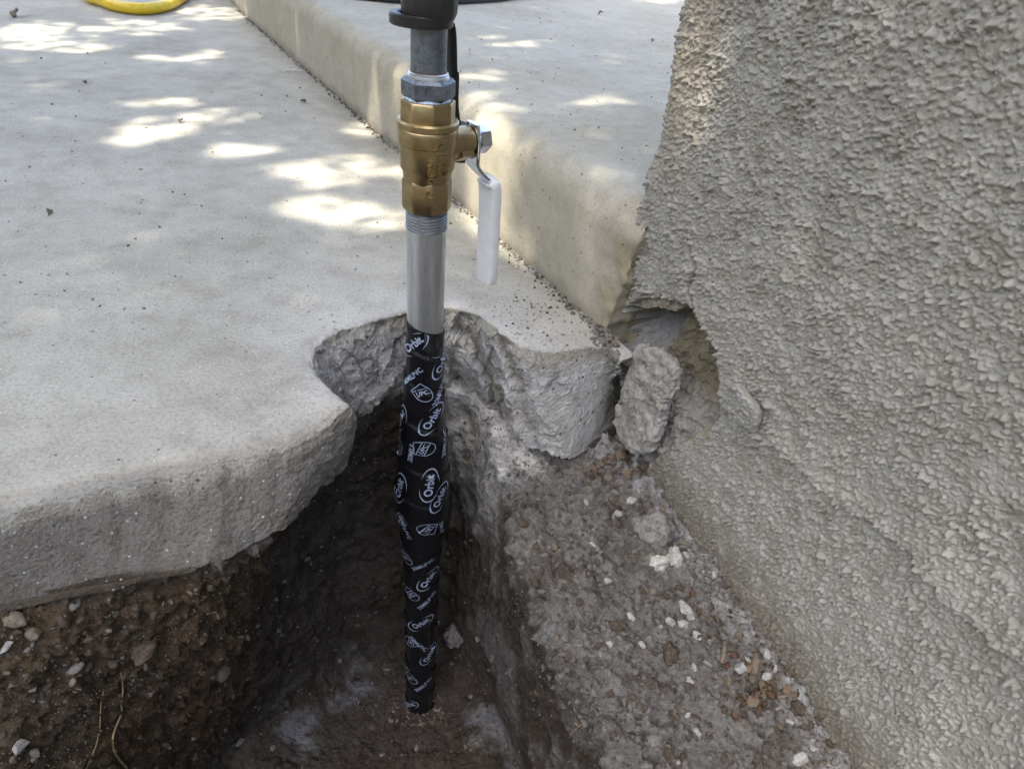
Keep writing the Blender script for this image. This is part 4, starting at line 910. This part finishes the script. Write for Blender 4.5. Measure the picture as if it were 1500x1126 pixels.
# countless grit: one mesh for the soil, one for the pavement top, one for the joint along the step
_b = bmesh.new(); bmesh.ops.create_icosphere(_b, subdivisions=1, radius=1); _b.verts.index_update()
ICO_V = [tuple(v.co) for v in _b.verts]; ICO_F = [tuple(v.index for v in f_.verts) for f_ in _b.faces]; _b.free()
OCT_V = ((1, 0, 0), (-1, 0, 0), (0, 1, 0), (0, -1, 0), (0, 0, 1), (0, 0, -1)); OCT_F = ((0, 2, 4), (2, 1, 4), (1, 3, 4), (3, 0, 4), (2, 0, 5), (1, 2, 5), (3, 1, 5), (0, 3, 5))
def grit(name, spots, mats, label=None, cat=None):
    bm = bmesh.new(); 
    for p, nor, s_ in spots:
        r_ = bmesh.ops.create_icosphere(bm, subdivisions=1, radius=s_) if False else None
        vs = []; rot = Matrix.Rotation(rnd.uniform(0, 6.28), 3, Vector((rnd.gauss(0, 1), rnd.gauss(0, 1), rnd.gauss(0, 1))).normalized())
        big = s_ > .0011; fx, fy, fz = rnd.uniform(.7, 1.4), rnd.uniform(.6, 1.0), rnd.uniform(.45, .9)
        for dv_ in (ICO_V if big else OCT_V): vs.append(bm.verts.new(Vector(p)+rot@(Vector((dv_[0]*fx, dv_[1]*fy, dv_[2]*fz))*s_*rnd.uniform(.55, 1.25))))
        mi_ = rnd.randrange(len(mats))
        for t_ in (ICO_F if big else OCT_F):
            f_ = bm.faces.new([vs[k_] for k_ in t_]); f_.material_index = mi_
    m_ = bpy.data.meshes.new(name); bm.to_mesh(m_); bm.free()
    for k in mats: m_.materials.append(M[k])
    return obj(name, m_, None, None, label, cat, kind='stuff')
sp = []
for _ in range(16000):
    x, y = rnd.uniform(0, 1260), rnd.uniform(600, 1126); h_ = soil_hit(x, y)
    if h_[0] is None: continue
    p = h_[0]
    if p.z > -.2 or rnd.random() < .12:
        if slab_hit(x, y)[0] is not None and (slab_hit(x, y)[0]-Vector(CO)).length < (p-Vector(CO)).length: continue
        s_ = px_size(p, rnd.choice([1.2, 1.6, 2.0, 2.6, 3.4])*.55); sp.append((p+h_[1]*s_*.3, h_[1], s_))
grit('soil_grit', sp, ['st_grey', 'st_dark', 'st_brown', 'st_tan', 'st_brown', 'st_grey'], 'fine gravel and crumbs scattered over the dug soil', 'gravel')
def crumbs(name, cnt, box, keep, mats, sizes, label):
    sp_ = []
    for _ in range(cnt):
        x, y = rnd.uniform(box[0], box[2]), rnd.uniform(box[1], box[3]); h_ = soil_hit(x, y)
        if h_[0] is None or not keep(h_[0]): continue
        b_ = slab_hit(x, y)
        if b_[0] is not None and (b_[0]-Vector(CO)).length < (h_[0]-Vector(CO)).length: continue
        if perlin(np.array([[h_[0].x*45, h_[0].y*45, 0]]), 150)[0] < rnd.uniform(-.6, .25): continue
        s_ = rnd.choice(sizes); sp_.append((h_[0]+h_[1]*s_*rnd.uniform(-.45, .2), h_[1], s_))
    grit(name, sp_, mats, label, 'soil')
crumbs('soil_crumbs', 8500, (740, 650, 1260, 1126), lambda p: p.z > -.19, ['crumb_a', 'crumb_b', 'crumb_a', 'crumb_b', 'crumb_a'], [.0005, .0005, .0006, .0006, .0008, .0008, .0010, .0013, .0018, .0032], 'loose grey soil crumbs covering the bank beside the wall')
crumbs('brown_crumbs', 1500, (0, 800, 380, 1126), lambda p: p.y < .34, ['crumb_d', 'crumb_b', 'crumb_d', 'crumb_a'], [.0005, .0006, .0008, .0012, .0022], 'loose brown soil crumbs on the face under the pavement')
crumbs('trench_crumbs', 900, (280, 780, 900, 1126), lambda p: p.z < -.19, ['crumb_b', 'crumb_d', 'crumb_b', 'crumb_a'], [.0008, .0012, .0018, .0030], 'loose dark soil crumbs on the trench floor')
crumbs('pipe_foot_crumbs', 260, (570, 1018, 650, 1062), lambda p: p.z < -.3, ['crumb_b', 'crumb_a', 'crumb_d'], [.0010, .0014, .0020, .0034], 'loose soil crumbs packed round the foot of the taped pipe')
sp = []
for _ in range(520):
    x, y = rnd.uniform(0, 900), 30+470*rnd.random()**.6; h_ = slab_hit(x, y)
    if h_[0] is None or h_[1].z < .8: continue
    if (np.array(h_[0])[:2]-SP)@SN > -.003: continue
    s_ = rnd.choice([.0003, .0004, .0006, .0008, .0014])*(1.0 if y > 250 else 1.4); sp.append((h_[0]+Vector((0, 0, s_*.4)), h_[1], s_))
for _ in range(380):
    x, y = rnd.gauss(800, 60), rnd.gauss(455, 32); h_ = slab_hit(x, y)
    if h_[0] is None or h_[1].z < .7 or (np.array(h_[0])[:2]-SP)@SN > -.002: continue
    s_ = rnd.choice([.0003, .0004, .0006, .0009, .0014]); sp.append((h_[0]+Vector((0, 0, s_*.3)), h_[1], s_))
grit('pavement_grit', sp, ['st_brown', 'st_white', 'st_grey', 'st_white'], 'scattered dark grit on the concrete pavement', 'grit')
sp = []
for _ in range(2400):
    t = -.03+rnd.random()**1.6*1.6; o_ = abs(rnd.gauss(0, .0045)); p = S0+SDIR*t-SIN*(o_+.001); s_ = rnd.choice([.0004, .0006, .0008, .0011, .0020]); sp.append((Vector((p[0], p[1], s_*.4)), None, s_))
for _ in range(500):
    t = rnd.random(); p = S0+SDIR*rnd.uniform(.05, 2)+SIN*rnd.uniform(.04, .5); s_ = rnd.choice([.0005, .0008, .0012]); sp.append((Vector((p[0], p[1], HS+s_*.4)), None, s_))
for _ in range(260):
    x, y = rnd.gauss(886, 9), rnd.gauss(484, 12); h_ = slab_hit(x, y)
    if h_[0] is None or h_[1].z < .5: continue
    s_ = rnd.choice([.0006, .0010, .0016, .0026]); sp.append((h_[0]+Vector((0, 0, s_*.3)), None, s_))
grit('joint_debris', sp, ['st_brown', 'st_grey', 'st_grey', 'st_tan'], 'dark crumbly debris along the foot of the raised step', 'debris')

# ------------------------------------------------------------------ roots, twigs, leaves
def on_soil(px, lift=.001):
    o_ = []
    for x, y in px:
        h_ = soil_hit(x, y)
        if h_[0] is not None: o_.append(np.array(h_[0]-Vector(ray(x, y)).normalized()*lift))
    return o_
def strand(name, px, r, matl, label, cat, group=None, hit=None):
    C_ = catmull(np.array(px, float), len(px)*4); pts = on_soil(C_, .0015)
    if len(pts) > 3:
        pts = np.array(pts); k = np.array([.25, .5, .25]); 
        for _ in range(6): pts[1:-1] = .25*pts[:-2]+.5*pts[1:-1]+.25*pts[2:]
        obj(name, tube(name, pts, r, 7, sub=3), matl, None, label, cat, group)
strand('root', [(177, 985), (181, 1010), (176, 1030), (180, 1042), (170, 1062), (164, 1085), (169, 1105), (186, 1124)], [.0005, .0007, .0009], M['root'], 'thicker of two pale roots hanging down the brown soil face', 'root')
strand('root', [(152, 1010), (147, 1035), (147, 1060), (142, 1088), (134, 1108), (126, 1126)], [.0004, .0006], M['root'], 'thinner of two pale roots hanging down the brown soil face', 'root')
strand('straw', [(303, 899), (314, 896), (317, 897), (320, 905)], .0004, M['root'], 'short yellow straw on the shaded soil slope', 'straw')
strand('straw', [(834, 1080), (842, 1068), (855, 1058)], .0004, M['root'], 'thin straw at the trench rim', 'straw')
def leafmesh(seed, ln_=1.0, wd_=.5):
    r_ = random.Random(seed); n = 6; V = []; Fc = []
    for i in range(n+1):
        t = i/n; wv = wd_*math.sin(math.pi*min(1, t*.93+.05))**.8*(1+r_.uniform(-.2, .2)); z = .25*math.sin(t*2.6+r_.random())*r_.uniform(.6, 1.2)
        for sgn in (-1, 0, 1): V.append(((t-.5)*ln_, sgn*wv*.5, z+abs(sgn)*r_.uniform(.02, .22)))
    for i in range(n):
        for j in (0, 1): a = i*3+j; Fc.append((a, a+1, a+4, a+3))
    m_ = bpy.data.meshes.new('leaf'); m_.from_pydata(V, [], Fc)
    bm = bmesh.new(); bm.from_mesh(m_); bmesh.ops.solidify(bm, geom=bm.faces[:], thickness=.03); bm.to_mesh(m_); bm.free()
    for p in m_.polygons: p.use_smooth = True
    return m_
LEAF = [leafmesh(i, 1, rnd.uniform(.3, .7)) for i in range(8)]
def put_leaf(x, y, px, mk_, label, group, lift=.0028, hit=soil_hit):
    h_ = hit(x, y)
    if h_[0] is None: return
    o = bpy.data.objects.new('dead_leaf', shared(LEAF, rnd.randrange(8), mk_)); COL.objects.link(o); s_ = px_size(h_[0], px); o.scale = (s_,)*3
    o.rotation_mode = 'QUATERNION'; o.rotation_quaternion = Vector((h_[1].x+rnd.gauss(0, .4), h_[1].y+rnd.gauss(0, .4), h_[1].z)).to_track_quat('Z', 'X') @ Matrix.Rotation(rnd.uniform(0, 6.28), 3, 'Z').to_quaternion()
    o.location = h_[0]+h_[1]*lift; o['label'] = label; o['category'] = 'leaf'; o['group'] = group
for _ in range(48):
    put_leaf(rnd.gauss(1112, 24), rnd.gauss(1012, 22), rnd.uniform(9, 22), rnd.choice(['leaf_dry', 'leaf_dry', 'leaf_tan', 'twig']), 'dry brown leaf scrap in the litter patch on the soil bank', 'leaf litter on the soil bank')
for _ in range(14):
    put_leaf(rnd.gauss(1040, 25), rnd.gauss(900, 30), rnd.uniform(7, 14), rnd.choice(['leaf_dry', 'twig', 'leaf_tan']), 'dry brown leaf scrap in the litter patch on the soil bank', 'leaf litter on the soil bank')
for _ in range(46):
    put_leaf(rnd.gauss(905, 26), rnd.gauss(680, 15), rnd.uniform(9, 20), rnd.choice(['leaf_dry', 'twig', 'twig', 'twig', 'leaf_tan']), 'dry leaf scrap packed below the loose stucco chunk', 'leaf litter below the stucco chunk')
def twig(px, r, label): 
    pts = on_soil(catmull(np.array(px, float), 6), .003)
    if len(pts) > 2: obj('twig', tube('twig', pts, r, 9, sub=3), M['twig'], None, label, 'twig')
twig([(1108, 960), (1106, 978), (1103, 996)], .0030, 'short stubby twig beside the white square stone')
twig([(1062, 940), (1060, 958), (1058, 970)], .0018, 'dark twig stub lying below the white stone cluster')
twig([(1098, 1020), (1108, 1034), (1114, 1046)], .0016, 'dark bark strip in the brown leaf litter')
twig([(925, 770), (935, 760), (948, 752)], .0012, 'thin twig above the large grey concrete lump')
twig([(1140, 1020), (1155, 1018), (1168, 1016)], .0012, 'thin orange twig lying towards the wall from the litter')
# scraps on the pavement
h_ = slab_hit(430, 106)
bm = bmesh.new()
for i in range(7):
    t = i/6; 
    for s_ in (-1, 1): bm.verts.new(((t-.5)*.030, s_*(.0028+.001*math.sin(i*2.1)), .002+.003*abs(math.sin(i*1.3))))
bm.verts.ensure_lookup_table()
for i in range(6): bm.faces.new((bm.verts[2*i], bm.verts[2*i+1], bm.verts[2*i+3], bm.verts[2*i+2]))
bmesh.ops.solidify(bm, geom=bm.faces[:], thickness=.0006)
m_ = bpy.data.meshes.new('paper_scrap'); bm.to_mesh(m_); bm.free()
o = obj('paper_scrap', m_, M['paper'], None, 'small crumpled white scrap on the pavement near the step', 'scrap'); o.location = h_[0]; o.rotation_euler = (0, 0, .35)
for x, y, px, mk_, lb in [(265, 180, 12, 'twig', 'curled dark leaf in a sunlit patch of pavement'), (25, 25, 22, 'twig', 'crumpled dark leaf on the pavement before the yellow hose'), (128, 123, 14, 'leaf_tan', 'small tan leaf lying on the shaded pavement'), (72, 314, 15, 'twig', 'flat grey leaf lying on the pavement'), (445, 151, 11, 'leaf_tan', 'tiny yellow leaf on the pavement near the step')]:
    put_leaf(x, y, px, mk_, lb, None, .001, slab_hit)
    ob = COL.objects[-1]
    if 'group' in ob: del ob['group']
def step_hit(x, y): p = U(x, y, HS+.001); return (Vector(p), Vector((0, 0, 1)))
for x, y, px, mk_, lb in [(880, 22, 11, 'twig', 'dark curled leaf on top of the raised step'), (955, 62, 9, 'leaf_tan', 'tiny tan leaf on the raised step near the wall')]:
    put_leaf(x, y, px, mk_, lb, None, .001, step_hit); ob = COL.objects[-1]
    if 'group' in ob: del ob['group']

# ------------------------------------------------------------------ shade tree standing out of the picture, whose gaps let the sun through
tree = bpy.data.objects.new('shade_tree', None); COL.objects.link(tree); tree.location = (-2.6, -1.5, -.16)
tree['label'] = 'leafy shade tree leaning over the pavement and trench'; tree['category'] = 'tree'
def mark(px, rx, ry, surf):
    """a gap: ellipse given on a surface, as (centre, two half axes, plane normal)"""
    f_ = {'slab': lambda x, y: U(x, y, 0), 'top': lambda x, y: U(x, y, HS), 'wall': lambda x, y: Wp(x, y, 0), 'face': lambda x, y: CO+ray(x, y)*((SIN@(S0-CO))/(SIN@ray(x, y)))}[surf]
    c0 = f_(*px); return c0, (f_(px[0]+rx, px[1])-f_(px[0]-rx, px[1]))/2, (f_(px[0], px[1]-ry)-f_(px[0], px[1]+ry))/2
GAPS = [mark(*g) for g in [
 ((70, 45), 75, 12, 'slab'), ((112, 70), 50, 8, 'slab'), ((205, 40), 55, 11, 'slab'), ((225, 86), 38, 4, 'slab'), ((300, 80), 24, 6, 'slab'), ((75, 127), 24, 5, 'slab'), ((225, 188), 58, 14, 'slab'), ((318, 170), 45, 9, 'slab'), ((186, 207), 26, 6, 'slab'),
 ((360, 228), 65, 15, 'slab'), ((500, 248), 88, 20, 'slab'), ((475, 305), 62, 18, 'slab'), ((548, 318), 50, 12, 'slab'), ((250, 152), 40, 6, 'slab'), ((310, 20), 55, 10, 'slab'), ((30, 60), 30, 10, 'slab'), ((620, 270), 30, 18, 'slab'), ((540, 190), 30, 8, 'slab'),
 ((745, 62), 55, 7, 'top'), ((715, 150), 42, 22, 'top'), ((880, 150), 22, 8, 'top'), ((960, 2), 30, 4, 'top'), ((700, 110), 30, 6, 'top'),
 ((722, 240), 36, 75, 'face'), ((712, 310), 30, 80, 'face'), ((740, 210), 22, 40, 'face'), ((588, 125), 12, 34, 'face'), ((760, 380), 24, 26, 'face'), ((860, 350), 14, 30, 'face'),
 ((1035, 115), 28, 58, 'wall'), ((1005, 30), 14, 36, 'wall'), ((1186, 320), 9, 64, 'wall'), ((1177, 430), 5, 60, 'wall')]]
NL = 190000
base_pt = np.array([-.55, 1.15, 0])
cen = base_pt+SUN*(2.75/SUN[2])
Lp = np.c_[rng.uniform(-1.75, 1.55, NL)+cen[0], rng.uniform(-1.75, 2.1, NL)+cen[1], rng.normal(2.72, .30, NL)]
ok = np.hypot((Lp[:, 0]-cen[0])/1.75, (Lp[:, 1]-cen[1])/2.0) < 1+.12*perlin(Lp*2.2, 131)
for c0, e1, e2 in GAPS:
    nn = np.cross(e1, e2); t = ((c0-Lp)@nn)/(-SUN@nn); q = Lp-SUN*t[:, None]-c0
    A2 = np.array([[e1@e1, e1@e2], [e1@e2, e2@e2]]); uv = np.linalg.solve(A2, np.stack([q@e1, q@e2]))
    l1, l2 = np.linalg.norm(e1), np.linalg.norm(e2)
    wob = 1.0+.6*perlin(np.c_[uv.T*2.6, np.full(NL, c0[0]*50)], 133)
    rad = np.hypot(uv[0]/(1+min(.012, .7*l1)/l1), uv[1]/(1+min(.012, .7*l2)/l2))
    ok &= ~((rad < wob) & (rng.random(NL) < (.99 if abs(nn[2]) < .2*np.linalg.norm(nn) else .89)))
Lp = Lp[ok]; n = len(Lp)
ax = rng.normal(size=(n, 3)); ax[:, 2] *= .45; ax /= np.linalg.norm(ax, axis=1)[:, None]
nr = rng.normal(size=(n, 3))*.55+np.array([0, 0, 1]); bx = np.cross(nr, ax); bx /= np.linalg.norm(bx, axis=1)[:, None]
ln_ = rng.uniform(.018, .031, n)[:, None]; wd_ = ln_*rng.uniform(.35, .5, n)[:, None]
V = np.stack([Lp-ax*ln_, Lp-bx*wd_*.9-ax*ln_*.1, Lp+ax*ln_, Lp+bx*wd_*.9-ax*ln_*.1], 1).reshape(-1, 3)-np.array(tree.location)
obj('crown', mesh_np('crown', V, np.arange(4*n).reshape(-1, 4), smooth=False), M['green'], tree)
tl = np.array(tree.location)
obj('trunk', tube('trunk', [np.zeros(3), (.05, .1, .8), (.25, .4, 1.6), (.6, .9, 2.3), tuple(cen*[1, 1, 0]+[0, 0, 2.75]-tl*[1, 1, 0])], [.17, .13, .10, .07, .025], 18), M['bark'], tree)
for k, (dx, dy) in enumerate([(-.9, .2), (.2, 1.3), (-.8, 1.2), (1.0, .5), (.4, -.8), (-.9, -.7)]):
    e_ = cen+np.array([dx, dy, 2.75-cen[2]])-tl; obj('branch', tube('branch', [(.3+.1*k, .5+.12*k, 1.7+.14*k), tuple(np.array([.5, .8, 2.4])*.5+np.array(e_)*.5), tuple(e_)], [.045, .025, .008], 8), M['bark'], tree)

# ------------------------------------------------------------------ hedging added out of view to block low sky light
def added_hedge(pts, hgt, wid, cnt, label):
    root = bpy.data.objects.new('added_hedge', None); COL.objects.link(root); root.location = (pts[0][0], pts[0][1], -.17); root['label'] = label; root['category'] = 'added_hedge'; root['group'] = 'added hedges that screen the low sky'
    pts = np.array(pts, float); L_ = np.r_[0, np.cumsum(np.linalg.norm(np.diff(pts, axis=0), axis=1))]; t = rng.uniform(0, L_[-1], cnt)
    q = np.stack([np.interp(t, L_, pts[:, k]) for k in (0, 1)], 1)+rng.normal(0, wid*.33, (cnt, 2)); z = rng.uniform(0, 1, cnt)**.9*hgt*(1+.05*np.sin(t*5))
    c_ = np.c_[q, z]; a_ = rng.normal(size=(cnt, 3)); a_ /= np.linalg.norm(a_, axis=1)[:, None]; b_ = np.cross(a_, rng.normal(size=(cnt, 3))); b_ /= np.linalg.norm(b_, axis=1)[:, None]
    l_ = rng.uniform(.05, .085, cnt)[:, None]; V = np.stack([c_-a_*l_, c_-b_*l_*.5, c_+a_*l_, c_+b_*l_*.5], 1).reshape(-1, 3)-np.array([pts[0][0], pts[0][1], 0])
    obj('foliage', mesh_np('foliage', V, np.arange(4*cnt).reshape(-1, 4), smooth=False), M['green'], root)
    for k in range(6):
        f_ = (k+.5)/6*L_[-1]; x, y = np.interp(f_, L_, pts[:, 0])-pts[0][0], np.interp(f_, L_, pts[:, 1])-pts[0][1]
        obj('stem', tube('stem', [(x, y, 0), (x+.03, y, hgt*.4), (x, y+.03, hgt*.8)], [.03, .02, .01], 7), M['bark'], root)
added_hedge([(-4.6, 5.5), (-4.8, 1.0), (-4.4, -3.2)], 2.3, .35, 26000, 'tall unseen hedging added to block low sky on the open side')
added_hedge([(-4.2, -3.6), (-1.0, -3.9), (2.6, -3.6)], 2.3, .35, 20000, 'tall unseen hedging added to block low sky from behind')
